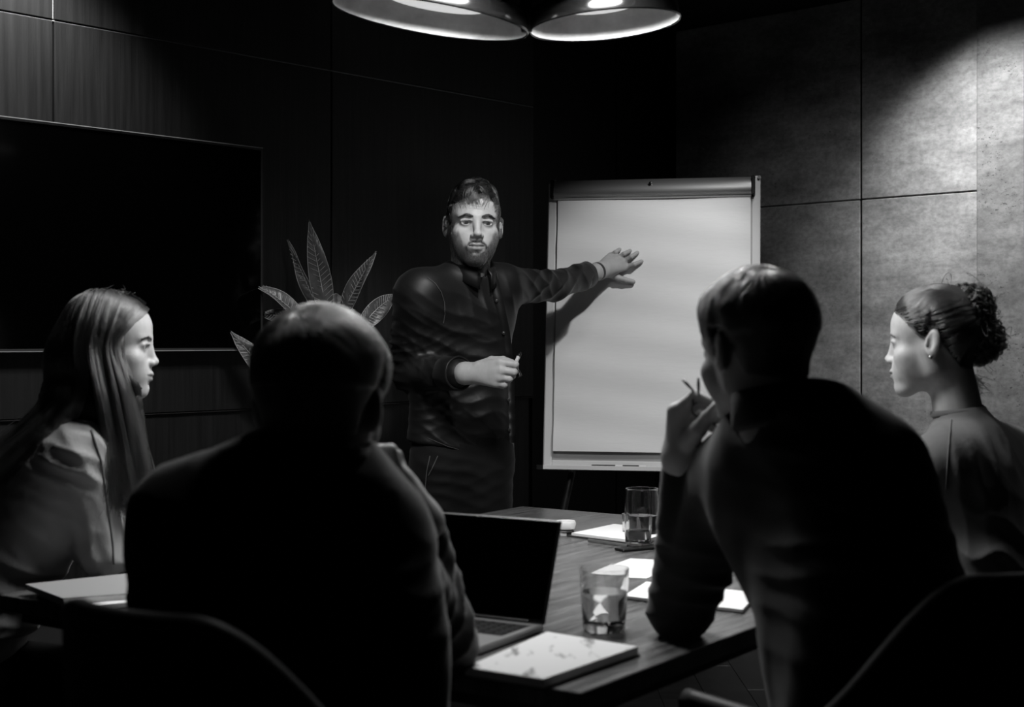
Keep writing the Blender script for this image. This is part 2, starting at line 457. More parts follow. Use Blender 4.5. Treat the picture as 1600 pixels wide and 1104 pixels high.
# ------------------------------------------------------------------ the room
C0 = Vector((0.69, 6.0, 0)); DL = Vector((0.679, 0.734, 0)).normalized(); NL = Vector((0.734, -0.679, 0)).normalized()
DR = NL.copy(); NR = -DL
CEIL = 2.55
def frame(o, x, y, z=Vector((0, 0, 1))):
    m = Matrix.Identity(4)
    for i in range(3): m[i][0] = x[i]; m[i][1] = y[i]; m[i][2] = z[i]; m[i][3] = o[i]
    return m
ML = frame(C0, -DL, -NL)      # x runs from the corner towards the camera, y goes into the wall
MR = frame(C0, DR, -NR)
def wall(name, M_, length):
    o = MB().box((-0.1, 0.03, 0), (length, 0.2, CEIL)).build(name, M['gap']); o.matrix_world = M_; o['kind'] = 'structure'; return o
wl = wall('wall_left', ML, 5.2); wr = wall('wall_right', MR, 4.6)
def struct(o): o['kind'] = 'structure'; return o
# dark wood panels, one object each
us = [0.892, 1.884, 2.868, 3.85, 4.84]; us = [0.894 + 0.987 * i for i in range(5)]
rows = [(0.0, 1.030, 0.022), (1.036, 2.122, 0.0), (2.128, CEIL, 0.0)]
for i in range(4):
    for z0, z1, dep in rows:
        o = MB().box((us[i] + .003, dep, z0), (us[i + 1] - .003, dep + .03 if dep == 0 else .03, z1), .0015).build('wall_panel', M['panel'], wl)
    # bright reveals of the horizontal joint
for z, mm in ((2.1235, 'trim'), (1.0315, 'alu_dark')): MB().box((us[0], .004, z), (us[4], .03, z + .0022)).build('joint_strip', M[mm], wl)
MB().box((us[2] - .0012, .004, 2.13), (us[2] + .0012, .03, CEIL)).build('joint_strip', M['trim'], wl)
for a, b in ((0.0, .380), (.386, us[0] - .004)):
    MB().box((a + .002, .012, 0), (b, .03, CEIL), .001).build('wall_panel', M['panel_black'], wl)['label'] = 'plain black panel beside the corner'
# concrete slabs
for a, b, z0, z1, dep, mm in ((0, .866, 0, 1.780, 0, 'concrete'), (0, .866, 1.784, CEIL, .002, 'concrete'), (.874, 1.335, 0, 1.780, 0, 'concrete'),
                              (.874, 1.335, 1.784, CEIL, 0, 'concrete'), (1.337, 2.3, 0, CEIL, -.012, 'concrete_dark'), (2.306, 3.3, 0, CEIL, 0, 'concrete'), (3.306, 4.3, 0, CEIL, 0, 'concrete')):
    me = MB().box((a, dep, z0), (b, .03, z1), .003).build('concrete_slab', M[mm], wr)
MB().box((.8655, .006, 0), (.8745, .03, CEIL)).build('joint_filler', M['gap'], wr)
# floor of boards
fl = struct(MB().box((-3.6, -.9, -.1), (5.2, 7.2, -.02)).build('floor', M['gap']))
import itertools
cnt = 0
for i in range(30):
    x0 = -2.2 + i * .16; y = -.9 - (i * .37) % 1.1
    while y < 7:
        o = MB().box((x0 + .001, max(y, -.9), -.02), (x0 + .159, min(y + 1.6, 7.1) - .002, 0), .001).build('floor_board', M['floor'], fl); y += 1.6
cl = struct(MB().box((-3.6, -.9, CEIL), (5.2, 7.2, CEIL + .1)).build('ceiling', M['ceiling']))
bw = struct(MB().box((-3.0, -.9, 0), (4.5, -.8, CEIL)).build('wall_back', M['ceiling']))

# downlights (housings of the spots, last two belong to added fill)
dn = ['black downlight recessed above the concrete wall', 'black downlight recessed in front of the flip chart', 'black downlight recessed before the wood panels at far left',
      'black downlight recessed over the table aimed at the presenter', 'black downlight recessed close to the middle wood panels', 'black downlight recessed above the woman with the bun',
      'black downlight recessed above the long-haired woman', 'added black downlight over the near table edge brightening the near man', 'added black downlight brightening the concrete wall beside the flip chart']
for s, lb in zip(SPOTS, dn):
    t = thing('ceiling_downlight', lb, 'ceiling light', (s[1][0], s[1][1], CEIL), group=None)
    MB().lathe([(.05, 0), (.05, -.012), (.043, -.012), (.040, 0.0)], 20, closed=True).build('bezel', M['black_metal'], t)

# ------------------------------------------------------------------ wall screen
def onL(px, py, e=0): return onplane(px, py, C0, NL, e)
E = 0.085
a = onL(0, 182, E); b = onL(410, 232, E); c = onL(410, 546, E)
tvw = 1.16
o_ = C0 + NL * E; ub = (b - C0).dot(-DL)
tv = thing('wall_screen', 'large black switched-off display screen mounted on the dark wood panels at left', 'screen', M=frame(C0 + NL * E - DL * ub + Vector((0, 0, c.z)), -DL, -NL))
hh = b.z - c.z
MB().box((0.006, 0.0, 0.006), (tvw - .006, .02, hh - .006)).build('display', M['screen'], tv)
MB().box((0, -.002, 0), (.006, .03, hh)).box((tvw - .006, -.002, 0), (tvw, .03, hh)).box((0, -.002, 0), (tvw, .03, .006)).box((0, -.002, hh - .006), (tvw, .03, hh)).build('bezel', M['alu_dark'], tv)
for z in (hh, -.0022): MB().box((0, -.004, z), (tvw, .01, z + .0022)).build('edge_trim', M['trim'], tv)
MB().box((.02, .02, .02), (tvw - .02, .084, hh - .02)).build('back_housing', M['black_plastic'], tv)

# ------------------------------------------------------------------ pendant lamp
LY = 3.15
hub = P(823, 44, LY)
pend = thing('pendant_lamp', 'flower-shaped pendant of four dark dish shades hanging above the table', 'pendant lamp', (hub.x, hub.y, hub.z))
def dish(cx, cy, cz, rx, ry, tilt, yaw, lit):
    Mx = Matrix.Translation((cx, cy, cz)) @ Matrix.Rotation(tilt, 4, 'Y') @ Matrix.Rotation(yaw, 4, 'Z') @ Matrix.Diagonal((rx, ry, 1, 1))
    pr = [(1.0, 0.0), (1.0, .006), (.985, .026), (.94, .045), (.80, .058), (.05, .064)]
    pi = [(.05, .060), (.79, .054), (.925, .041), (.965, .024), (.975, .006), (.978, 0.0)]
    MB().lathe(pr + pi[:1], 48, M=Mx).lathe([(.978, 0), (.988, -.003), (1.0, 0)], 48, M=Mx).build('shade', M['shade'], pend, True)
    MB().lathe(pi, 48, M=Mx).build('lining', M['shade_in'], pend, True, 50)
    if lit:
        l = bpy.data.lights.new('pendant_bulb', 'AREA'); l.shape = 'DISK'; l.size = min(rx, ry) * 1.2; l.energy = lit
        lo = bpy.data.objects.new('pendant_bulb', l); COL.objects.link(lo); lo.parent = pend
        lo.matrix_local = Mx.normalized() @ Matrix.Translation((0, 0, .03))
        l.spread = math.radians(160)
M['diff'] = mat('opal_diffuser', 0.8, .4, emit=0.55)
dish(-.215, .00, .022, .222, .17, math.radians(9), 0, 8.0)
dish(.175, .02, .012, .170, .16, math.radians(-5), 0, 8.0)
dish(-.14, -.30, .055, .19, .17, math.radians(6), .5, 5.0)
dish(.16, -.30, .06, .17, .17, math.radians(-6), -.5, 5.0)
# opal glass discs
for (x, y, z, rx, ry, tl) in ((-.205, .03, .066, .12, .09, 9), (.165, .05, .062, .09, .08, -5), (-.13, -.28, .095, .10, .09, 6), (.15, -.28, .10, .09, .09, -6)):
    Mx = Matrix.Translation((x, y, z)) @ Matrix.Rotation(math.radians(tl), 4, 'Y') @ Matrix.Diagonal((rx, ry, 1, 1))
    MB().lathe([(.001, -.006), (.7, -.005), (.96, -.002), (1, .002), (.9, .006), (.001, .006)], 40, M=Mx).build('diffuser', M['diff'], pend, True)
MB().tube([(0, 0, -.008), (0, 0, .02), (0, 0, .11)], [.012, .018, .010], 12).build('hub', M['black_metal'], pend, True)
MB().tube([(0, -.1, .08), (0, -.1, CEIL - hub.z)], .006, 8).tube([(0, 0, .10), (0, -.1, .085)], .006, 8).build('stem', M['black_metal'], pend, True)
MB().lathe([(.001, 0), (.06, 0), (.06, -.03), (.001, -.03)], 24, c=(0, -.1, CEIL - hub.z)).build('ceiling_rose', M['black_metal'], pend)

# ------------------------------------------------------------------ flip chart
BU = Vector((.9815, -.191, 0)).normalized(); BN = Vector((-.191, -.9815, 0)).normalized()
ang = math.radians(7); BV = (-BN * math.sin(ang) + Vector((0, 0, math.cos(ang)))).normalized(); BF = BU.cross(BV)  # points to the camera
if BF.y > 0: BF = -BF
BO = P(848, 728, 4.86)
MBd = frame(BO, BU, -BF, BV)
def onboard(px, py, e=0): return onplane(px, py, BO, BF, e)
fc = thing('flip_chart', 'tall white flip chart easel with blank paper pad and aluminium clamp bar', 'flip chart', M=MBd)
W, H = .732, 1.0
MB().box((.004, .006, .004), (W - .004, .016, H - .004)).build('board', mat('grey_steel_board', .30, .4), fc)
for x in (0, W - .03): MB().box((x, 0, 0), (x + .030, .022, H), .004).build('side_frame', M['white_frame'], fc)
MB().box((.03, .002, .0), (W - .03, .02, .022), .003).build('bottom_rail', M['white_frame'], fc)
# pad: wavy sheets
nx, nz = 60, 90; V = []; Fc = []
X0, X1, Z0, Z1 = .036, W - .032, .052, .945
for j in range(nz + 1):
    for i in range(nx + 1):
        u, v = i / nx, j / nz; x = X0 + (X1 - X0) * u; z = Z0 + (Z1 - Z0) * v
        y = -.006 - .0022 * math.sin(17 * v + 2.3 * math.sin(3 * u + 1)) * (1 - v) ** .3 - .0015 * math.sin(41 * v + 5 * u) - .001 * math.sin(9 * u + 6 * v) - .004 * (1 - v) ** 3
        V.append((x, y, z))
for j in range(nz):
    for i in range(nx):
        q = j * (nx + 1) + i; Fc.append((q, q + 1, q + nx + 2, q + nx + 1))
meshobj('paper_sheet', V, Fc, M['paper'], fc)
MB().box((X0 + .001, -.0015, Z0 + .004), (X1 - .001, .005, Z1)).build('paper_pad', M['paper_flat'], fc)
pr = [(-.002, .925), (-.012, .926), (-.020, .934), (-.024, .950), (-.022, .966), (-.014, .985), (-.004, .995), (.008, .996), (.008, .925)]
V = [(x, y, z) for x in (.022, W - .030) for y, z in pr]; n = len(pr)
Fc = [tuple(range(n)), tuple(range(2 * n - 1, n - 1, -1))] + [(i, n + i, n + (i + 1) % n, (i + 1) % n) for i in range(n)]
o = MB().add(V, Fc).build('clamp_bar', M['alu'], fc, True, 40)
for x in (.010, W - .030): MB().box((x, -.024, .930), (x + .013, .012, .996), .003).build('end_cap', M['black_plastic'], fc)
MB().lathe([(.001, 0), (.006, 0), (.006, .01), (.001, .012)], 12, M=Matrix.Translation((.36, -.018, .975)) @ Matrix.Rotation(math.pi / 2, 4, 'X')).build('clamp_button', M['black_plastic'], fc, True, 40)
for x in (.004, W - .004): MB().tube([(x, -.006, .993), (x, .018, .993)], .006, 10).build('corner_screw', M['alu'], fc, True, 40)
MB().box((.01, -.052, -.012), (W - .01, .004, -.008), .001).box((.01, -.055, -.012), (W - .01, -.051, .003), .001).build('pen_tray', M['white_frame'], fc)
for x in (-.018, W - .012): MB().box((x, -.03, -.014), (x + .03, .0, .004), .002).build('tray_bracket', M['black_plastic'], fc)
iB = MBd.inverted()
def leg(xt, foot, top_z=.10):
    a = Vector((xt, .03, top_z)); b = iB @ Vector(foot)
    g = MB(); g.tube([a, a.lerp(b, .55)], .013, 10); g.tube([a.lerp(b, .5), b], .009, 10); l = g.build('leg', M['black_metal'], fc, True, 40)
    MB().tube([b + Vector((0, 0, .02)), b], .013, 10).build('rubber_foot', M['black_plastic'], l)
ctr = BO + BU * (W / 2)
leg(.12, ctr - BU * .42 + BF * .12 + Vector((0, 0, -ctr.z)))
leg(W - .12, ctr + BU * .42 + BF * .12 + Vector((0, 0, -ctr.z)))
leg(W / 2, ctr - BF * .55 + Vector((0, 0, -ctr.z)), .7)
MB().box((W / 2 - .05, .022, .05), (W / 2 + .05, .04, .9), .004).build('rear_spine', M['black_metal'], fc)
MB().box((.10, .018, .06), (W - .10, .045, .11), .004).build('leg_mount', M['black_metal'], fc)
for px, lb, mm in ((948, 'black marker lying on the flip chart tray, left one', 'black_plastic'), (985, 'black marker lying on the flip chart tray, right one', 'black_plastic')):
    q = onboard(px, 728, .03); x = (iB @ q).x
    t = thing('marker_pen', lb, 'marker', M=MBd @ Matrix.Translation((x, -.036, .000)))
    MB().tube([(-.05, 0, 0), (.03, 0, 0)], .0075, 10).build('barrel', M[mm], t, True, 40)
    MB().tube([(.03, 0, 0), (.055, 0, 0)], .0085, 10).build('cap', M['white_frame'], t, True, 40)

# ------------------------------------------------------------------ table
TZ = 0.75
def onT(px, py, z=TZ): r = ray(px, py); t = (z - CAMZ) / r.z; return O + r * t
N_, L_, F_ = onT(900, 1085), onT(8, 927), onT(820, 790)
ua = (F_ - L_).normalized()                       # long direction
ub_ = ua.cross(Vector((0, 0, 1))).normalized()
if ub_.dot(N_ - L_) < 0: ub_ = -ub_
wid = (N_ - L_).dot(ub_); ln = (F_ - L_).length
org = L_ + ua * min(0, (N_ - L_).dot(ua)) * .5
MT = frame(Vector((org.x, org.y, 0)), ua, ub_)
print('table', wid, ln, (N_ - L_).dot(ua), MT.to_translation())
tb = thing('meeting_table', 'large rectangular stained wood meeting table everyone sits around', 'table', M=MT)
npl = 5
for i in range(npl):
    y0, y1 = wid * i / npl, wid * (i + 1) / npl
    MB().box((0, y0 + .0006, TZ - .03), (ln, y1 - .0006, TZ), .0015).build('plank', M['table'], tb)
MB().box((.03, .03, TZ - .055), (ln - .03, wid - .03, TZ - .03)).build('underframe', M['black_metal'], tb)
for x in (.12, ln - .12):
    for y in (.12, wid - .12):
        MB().box((x - .03, y - .03, 0), (x + .03, y + .03, TZ - .055), .003).build('leg', M['black_metal'], tb)
iT = MT.inverted()

# laptop
hr, hl = onT(850, 987), None
lu = Vector((.241, -.14, 0)).normalized(); lv = Vector((-.14, -.241, 0)).normalized()   # along hinge / towards the user
lw, ld = .300, .212
ho = Vector((hr.x, hr.y, TZ)) - lu * lw
lap = thing('laptop', 'open laptop with black dark screen, near edge of the table', 'laptop', M=frame(ho, lu, lv, Vector((0, 0, -1))) if False else frame(ho, lu, -lv))
MB().box((0, -ld, .001), (lw, 0, .013), .003).build('base', M['alu'], lap)
kb = MB()
for r in range(5):
    for c_ in range(13):
        x = .018 + c_ * .0205; y = -.028 - r * .0175
        kb.box((x, y - .015, .013), (x + .0175, y, .0145), .001)
MB().box((.014, -.118, .0128), (lw - .014, -.022, .0133)).build('keyboard_well', M['black_plastic'], lap)
kb.build('keyboard_keys', M['black_plastic'], lap, kind='stuff')
MB().box((.10, -.195, .0128), (.20, -.13, .0134)).build('trackpad', M['alu_dark'], lap)
top = P(882, 812, 2.53); lean = math.radians(20)
Ms = Matrix.Translation((0, 0, .012)) @ Matrix.Rotation(-lean, 4, 'X')
sh_ = (0.934 - TZ - .012) / math.cos(lean)
lid = MB().box((0, 0, 0), (lw, .006, sh_), .003, M=Ms).build('lid', M['alu_dark'], lap)
MB().box((.005, -.0008, .008), (lw - .005, .001, sh_ - .005), M=Ms).build('screen', M['screen'], lid)
MB().tube([(.03, .0, .012), (lw - .03, .0, .012)], .006, 10).build('hinge', M['black_plastic'], lap, True, 40)

# notebook with handwriting
def quad(name, label, cat, pts, z, th, layers, page=None):
    q = [onT(px, py, z + th) for px, py in pts]; c = sum(q, Vector()) / 4
    t = thing(name, label, cat, (c.x, c.y, z)); return t, [Vector((p.x - c.x, p.y - c.y, 0)) for p in q]
def sheet(t, q, z0, z1, m, name, grow=0.0):
    q2 = [(p.x + (p.normalized() * grow).x, p.y + (p.normalized() * grow).y) for p in q]
    return MB().prism(q2, z0, z1).build(name, m, t)
def scribble_mat():
    m = mat('handwritten_page', 0.7, 0.8, 0.2); nt = m.node_tree; N = nt.nodes; L = nt.links; b = N['Principled BSDF']
    tc = [n for n in N if n.type == 'TEX_COORD'][0]
    mp = N.new('ShaderNodeMapping'); mp.inputs['Scale'].default_value = (22, 7, 1); mp.inputs['Rotation'].default_value = (0, 0, .5); L.new(tc.outputs['Object'], mp.inputs[0])
    n = N.new('ShaderNodeTexNoise'); n.inputs['Scale'].default_value = 1.2; n.inputs['Detail'].default_value = 5; L.new(mp.outputs[0], n.inputs[0])
    r = N.new('ShaderNodeValToRGB'); r.color_ramp.elements[0].position = .31; r.color_ramp.elements[0].color = (.06, .06, .06, 1)
    r.color_ramp.elements[1].position = .43; r.color_ramp.elements[1].color = (.62, .62, .62, 1); L.new(n.outputs[0], r.inputs[0]); L.new(r.outputs[0], b.inputs['Base Color']); return m
M['scribble'] = scribble_mat()
t, q = quad('notebook', 'thick notebook with smudged sketches on the open page beside the laptop', 'notebook', [(727, 1041), (849, 1060), (997, 1009), (855, 986)], TZ, .016, 1)
sheet(t, q, .0, .003, M['cover'], 'cover', .004); sheet(t, q, .003, .0155, M['paper_flat'], 'page_block'); sheet(t, q, .0155, .016, M['scribble'], 'open_page', -.002)
t, q = quad('paper_sheet', 'white sheet lying on the table behind the near water glass', 'paper', [(912, 898), (1010, 903), (1072, 876), (985, 872)], TZ, .001, 1)
sheet(t, q, 0, .001, M['paper_flat'], 'page')
t, q = quad('notepad', "white notepad under the bearded-chin man's forearm at the right table side".replace('bearded-chin ', 'glasses-holding '), 'notepad', [(975, 930), (1160, 952), (1185, 925), (1010, 908)], TZ, .008, 1)
sheet(t, q, 0, .0025, M['cover'], 'cover', .002); sheet(t, q, .0025, .008, M['paper_flat'], 'page_block')
t, q = quad('notepad', 'white notepad on black folder at the far end beside the carafe', 'notepad', [(893, 832), (1000, 845), (1060, 828), (960, 818)], TZ, .010, 1)
sheet(t, q, 0, .004, M['cover'], 'folder', .012); sheet(t, q, .004, .010, M['paper_flat'], 'page_block')
pen0, pen1 = onT(915, 838, TZ + .016), onT(985, 850, TZ + .008)
t = thing('ballpoint_pen', 'slim pen lying along the folder at the far end', 'pen', tuple(onT(950, 852)))
d_ = (onT(985, 853) - onT(915, 843)).normalized() * .065
MB().tube([-d_ + Vector((0, 0, .006)), d_ + Vector((0, 0, .006))], .0045, 8).build('barrel', M['alu'], t, True, 40)
MB().tube([d_ + Vector((0, 0, .006)), d_ * 1.15 + Vector((0, 0, .006))], [.0045, .001], 8).build('tip', M['black_plastic'], t, True, 40)
# left notebook pile
t, q = quad('notebook', 'grey notebook lowest of the two at the left table corner', 'notebook', [(60, 925), (118, 948), (262, 935), (262, 908)], TZ, .010, 1)
sheet(t, q, 0, .002, M['cover'], 'cover', .003); sheet(t, q, .002, .010, M['paper_flat'], 'page_block')
t, q = quad('notebook', 'soft grey notebook lying on top of the other at the left table corner', 'notebook', [(40, 912), (98, 934), (262, 922), (250, 890)], TZ + .0102, .012, 1)
sheet(t, q, 0, .010, M['paper_flat'], 'page_block', -.003); sheet(t, q, .010, .012, mat('grey_soft_cover', .34, .6, .3), 'cover')

def tumbler(label, px, py, r, h, water, flare=1.0, name='water_glass', cat='glass'):
    c = onT(px, py); t = thing(name, label, cat, (c.x, c.y, TZ + .0005))
    ro = r; rb = r * flare
    outer = [(.0005, 0), (rb * .92, 0), (rb, .004), (rb + (ro - rb) * .5, h * .5), (ro, h)]
    inner = [(ro - .0022, h), (rb + (ro - rb) * .5 - .0024, h * .5), (rb - .0028, .016), (rb * .8, .0125), (.0005, .012)]
    MB().lathe(outer + inner, 40).build('tumbler', M['glass'], t, True, 50)
    if water:
        wz = h * water; rr = (rb + (ro - rb) * water - .0026)
        MB().lathe([(.0005, .0122), (rb * .79, .0127), (rb - .0030, .0162), (rr, wz), (.0005, wz)], 40).build('water', M['water'], t, True, 50)
    return t
tumbler('short heavy water glass standing between notebook and papers', 944, 984, .0435, .107, .62, .84)
# far glassware
c = onT(1003, 838)
t = thing('water_carafe', 'tall clear glass carafe at the far end near the flip chart', 'carafe', (c.x, c.y, TZ + .0005))
MB().lathe([(.0005, 0), (.040, 0), (.043, .006), (.043, .10), (.040, .115), (.041, .122), (.038, .122), (.0375, .115), (.040, .10), (.040, .010), (.0005, .008)], 40).build('vessel', M['glass'], t, True, 50)
MB().lathe([(.0005, .0085), (.0395, .0105), (.0395, .055), (.0005, .055)], 40).build('water', M['water'], t, True, 50)
tumbler('small water glass in front of the carafe at the far end', 997, 853, .034, .075, .5, .9)
tumbler('small empty glass left of the carafe at the far end', 985, 836, .022, .055, 0, .9)
c = onT(1000, 858)
t = thing('coaster', 'black square coaster tray in front of the small water glass', 'coaster', (c.x, c.y, TZ), .5)
MB().box((-.06, -.02, 0), (.06, .02, .006), .002).build('tray', M['black_plastic'], t)
c = onT(884, 835)
t = thing('tealight_glass', 'small white candle cup just behind the laptop corner', 'candle', (c.x, c.y, TZ))
MB().lathe([(.0005, 0), (.020, 0), (.022, .003), (.022, .012), (.019, .014), (.0005, .014)], 24).build('glass_base', M['glass'], t, True, 50)
MB().lathe([(.0005, .014), (.024, .016), (.027, .030), (.024, .036), (.0005, .034)], 24).build('wax', M['white_ceramic'], t, True, 50)
tumbler('tall glass half hidden by the near man, beside the long-haired woman', 253, 872, .028, .150, .5, .95)

# ------------------------------------------------------------------ chairs
def shell_chair(label, loc, rz, R=.30, zb=.93, za=.70, depth=.30, thin=58, wide=100, span=25, near=None):
    t = thing('shell_armchair', label, 'chair', loc, rz)
    n = 64; prof = []
    def H_(th):
        a = abs(th); u = min(1, max(0, (a - thin + span) / (2 * span))); u = u * u * (3 - 2 * u); return zb + (za - zb) * u
    path = []
    for i in range(n + 1):
        th0 = -wide - 18 if near is None else -near; th = th0 + (wide + 18 - th0) * i / n; a = math.radians(min(max(th, -90), 90))
        x = R * math.sin(a); y = -depth * math.cos(a)
        ex = max(0, abs(th) - 90) / 28 * .16; y += ex
        path.append((x, y, H_(th) - ex * .03 - (0 if near is None else .024 * max(0, (-th - 12) / 30))))
    V = []; m = 10; zs = .40
    for side in (0, 1):
        for (x, y, h) in path:
            for k in range(m + 1):
                f = k / m; z = zs + (h - zs) * f; g = 1 - .25 * (1 - f) ** 2 + .03 * f
                off = 1 - (.022 / R) * side
                V.append((x * g * off, y * g * off, z - side * .0))
    Fc = []; NN = (n + 1) * (m + 1)
    for s in (0, 1):
        for i in range(n):
            for k in range(m):
                q = s * NN + i * (m + 1) + k; Fc.append((q, q + m + 1, q + m + 2, q + 1))
    for i in range(n):
        q = i * (m + 1) + m; Fc.append((q, q + m + 1, NN + q + m + 1, NN + q)); q -= m; Fc.append((q, q + m + 1, NN + q + m + 1, NN + q))
    for i in (0, n):
        for k in range(m): q = i * (m + 1) + k; Fc.append((q, q + 1, NN + q + 1, NN + q))
    MB().add(V, Fc).build('backrest', M['chair'], t, True, 60)
    rim = [Vector((x * 1.03 * (1 - .011 / R), y * 1.03 * (1 - .011 / R), h)) for x, y, h in path]
    MB().tube(rim, .0125, 10).build('piping', M['piping'], t, True)
    sp = [(R * .93 * math.cos(2 * math.pi * i / 36), R * .9 * math.sin(2 * math.pi * i / 36) + .02) for i in range(36)]
    MB().prism(sp, .40, .46).build('seat', M['chair'], t)
    for sx in (-1, 1):
        for sy in (-1, 1):
            MB().tube([(sx * .10, sy * .10, .40), (sx * .20, sy * .20, 0.0)], [.014, .009], 8).build('leg', M['black_metal'], t, True, 40)
    return t
shell_chair('black curved shell chair in the near left corner behind the tousled-free near man'.replace('tousled-free ', ''), (-.306, 1.73, 0), math.radians(-45), R=.225, zb=.945, za=.70, depth=.225, thin=75, span=40, wide=100, near=42)
shell_chair('black shell chair under the long-haired woman at the left table side', (-1.28, 3.08, 0), math.radians(-76), R=.27, zb=.80, za=.70, depth=.25, thin=52)
shell_chair('black shell chair under the woman with the bun at the right', (1.11, 3.02, 0), math.radians(62), R=.27, zb=.78, za=.68, depth=.25, thin=52)
shell_chair('black curved shell armchair in the near right corner behind the glasses-holding man', (.56, 2.02, 0), math.radians(30), R=.27, zb=.948, za=.745, depth=.27, thin=52)

# ------------------------------------------------------------------ potted plant
pc = P(508, 560, 4.28)
plant = thing('potted_plant', 'tall potted plant with long pointed variegated leaves between screen and presenter', 'plant', (pc.x, pc.y, 0))
MB().lathe([(.001, 0), (.12, 0), (.13, .01), (.155, .52), (.15, .53), (.135, .53), (.13, .48), (.001, .48)], 36).build('pot', M['pot'], plant, True, 40)
MB().lathe([(.001, .49), (.132, .49), (.132, .47), (.001, .47)], 24).build('soil', M['soil'], plant)
MB().tube([(0, 0, .48), (.01, 0, .8), (0, 0, 1.08)], [.014, .012, .008], 8).build('stem', M['leaf'], plant, True)
M['vein'] = mat('pale_leaf_vein', .30, .4, .5)
def leaf(base, tip, width, bend, roll, Ytip):
    a = P(*base, 4.28) - Vector((pc.x, pc.y, 0)); b = P(*tip, Ytip) - Vector((pc.x, pc.y, 0))
    ax = b - a; L = ax.length; d = ax.normalized(); vn = Vector((0, -1, 0.15)); vn = (vn - d * vn.dot(d)).normalized()
    side = d.cross(vn).normalized(); R_ = Matrix.Rotation(roll, 3, d); vn = R_ @ vn; side = R_ @ side
    n = 40; V = []; Fc = []; w_ = 12; r = random.Random(hash((base, tip)) % 1000)
    def cen(s): return a + ax * s + Vector((0, -1, .3)) * bend * math.sin(math.pi * s) * L
    for i in range(n + 1):
        s = i / n; wd = width * (math.sin(math.pi * s ** .8) ** .85) * (1 - .25 * s) if 0 < s < 1 else 0.0008
        wd *= 1 - max(0, (s - .82)) * 2.2
        for k in range(-w_, w_ + 1):
            u = k / w_; rid = .0022 * math.sin((s * 60 - abs(u) * 9)) * (1 - abs(u)) * min(1, abs(u) * 5)
            V.append(cen(s) + side * u * wd + vn * (-abs(u) * wd * -.30 + rid + .004 * math.sin(9 * s + 3 * u)))
    m = 2 * w_ + 1
    for i in range(n):
        for k in range(m - 1): q = i * m + k; Fc.append((q, q + 1, q + m + 1, q + m))
    lf = meshobj('leaf', V, Fc, M['leaf'], plant)
    MB().tube([cen(i / 20) + vn * .0012 for i in range(21)], [.0022 * (1 - i / 24) for i in range(21)], 6).build('midrib', M['vein'], lf, True)
    g = MB()
    for i in range(3, 34, 2):
        s = i / n; wd = width * (math.sin(math.pi * s ** .8) ** .85) * (1 - .25 * s)
        for sg in (-1, 1):
            pts = []
            for k in range(5):
                u = k / 4 * .96; s2 = min(s + u * .07, .99); wd = width * (math.sin(math.pi * s2 ** .8) ** .85) * (1 - .25 * s2) * (1 - max(0, (s2 - .82)) * 2.2)
                pts.append(cen(s2) + side * sg * u * wd + vn * (u * wd * .30 + .0018))
            g.tube(pts, .0007, 4)
    e = MB()
    for sg in (-1, 1):
        pts = []
        for i in range(1, n):
            s = i / n; wd = width * (math.sin(math.pi * s ** .8) ** .85) * (1 - .25 * s) * (1 - max(0, (s - .82)) * 2.2)
            pts.append(cen(s) + side * sg * wd + vn * (wd * .30 + .004 * math.sin(9 * s + 3 * sg)))
        g.tube(pts, .0009, 4)
    g.build('veins', M['vein'], lf, True, kind='stuff')
    st = Vector((0, 0, 1.02)); MB().tube([st + (a - st) * f + Vector((0, 0, -.02 * math.sin(math.pi * f))) for f in (0, .3, .6, 1)], .004, 6).build('stalk', M['leaf'], plant, True)
for args in (((513, 500), (483, 343), .036, .03, .15, 4.22), ((508, 505), (449, 374), .030, .05, -.9, 4.42), ((530, 500), (588, 392), .030, .04, -.35, 4.20),
             ((560, 515), (622, 458), .034, .12, .5, 4.45), ((490, 515), (394, 441), .034, .22, .9, 4.35), ((440, 610), (359, 516), .036, .05, .3, 4.22),
             ((495, 510), (402, 492), .028, .2, -.3, 4.35), ((520, 480), (545, 470), .03, .1, .3, 4.5)):
    leaf(*args)

# ------------------------------------------------------------------ people
def hairline(y, fem=False):
    if fem: return np.interp(y, [-.10, -.08, -.055, -.035, -.015, .0, .015, .035, .06, .11], [.085, .074, .058, .036, .012, .004, .02, -.02, -.062, -.075])
    return np.interp(y, [-.10, -.08, -.055, -.040, -.030, -.018, -.004, .012, .03, .05, .11], [.078, .070, .055, .034, .018, -.022, -.026, .028, .012, -.045, -.062])

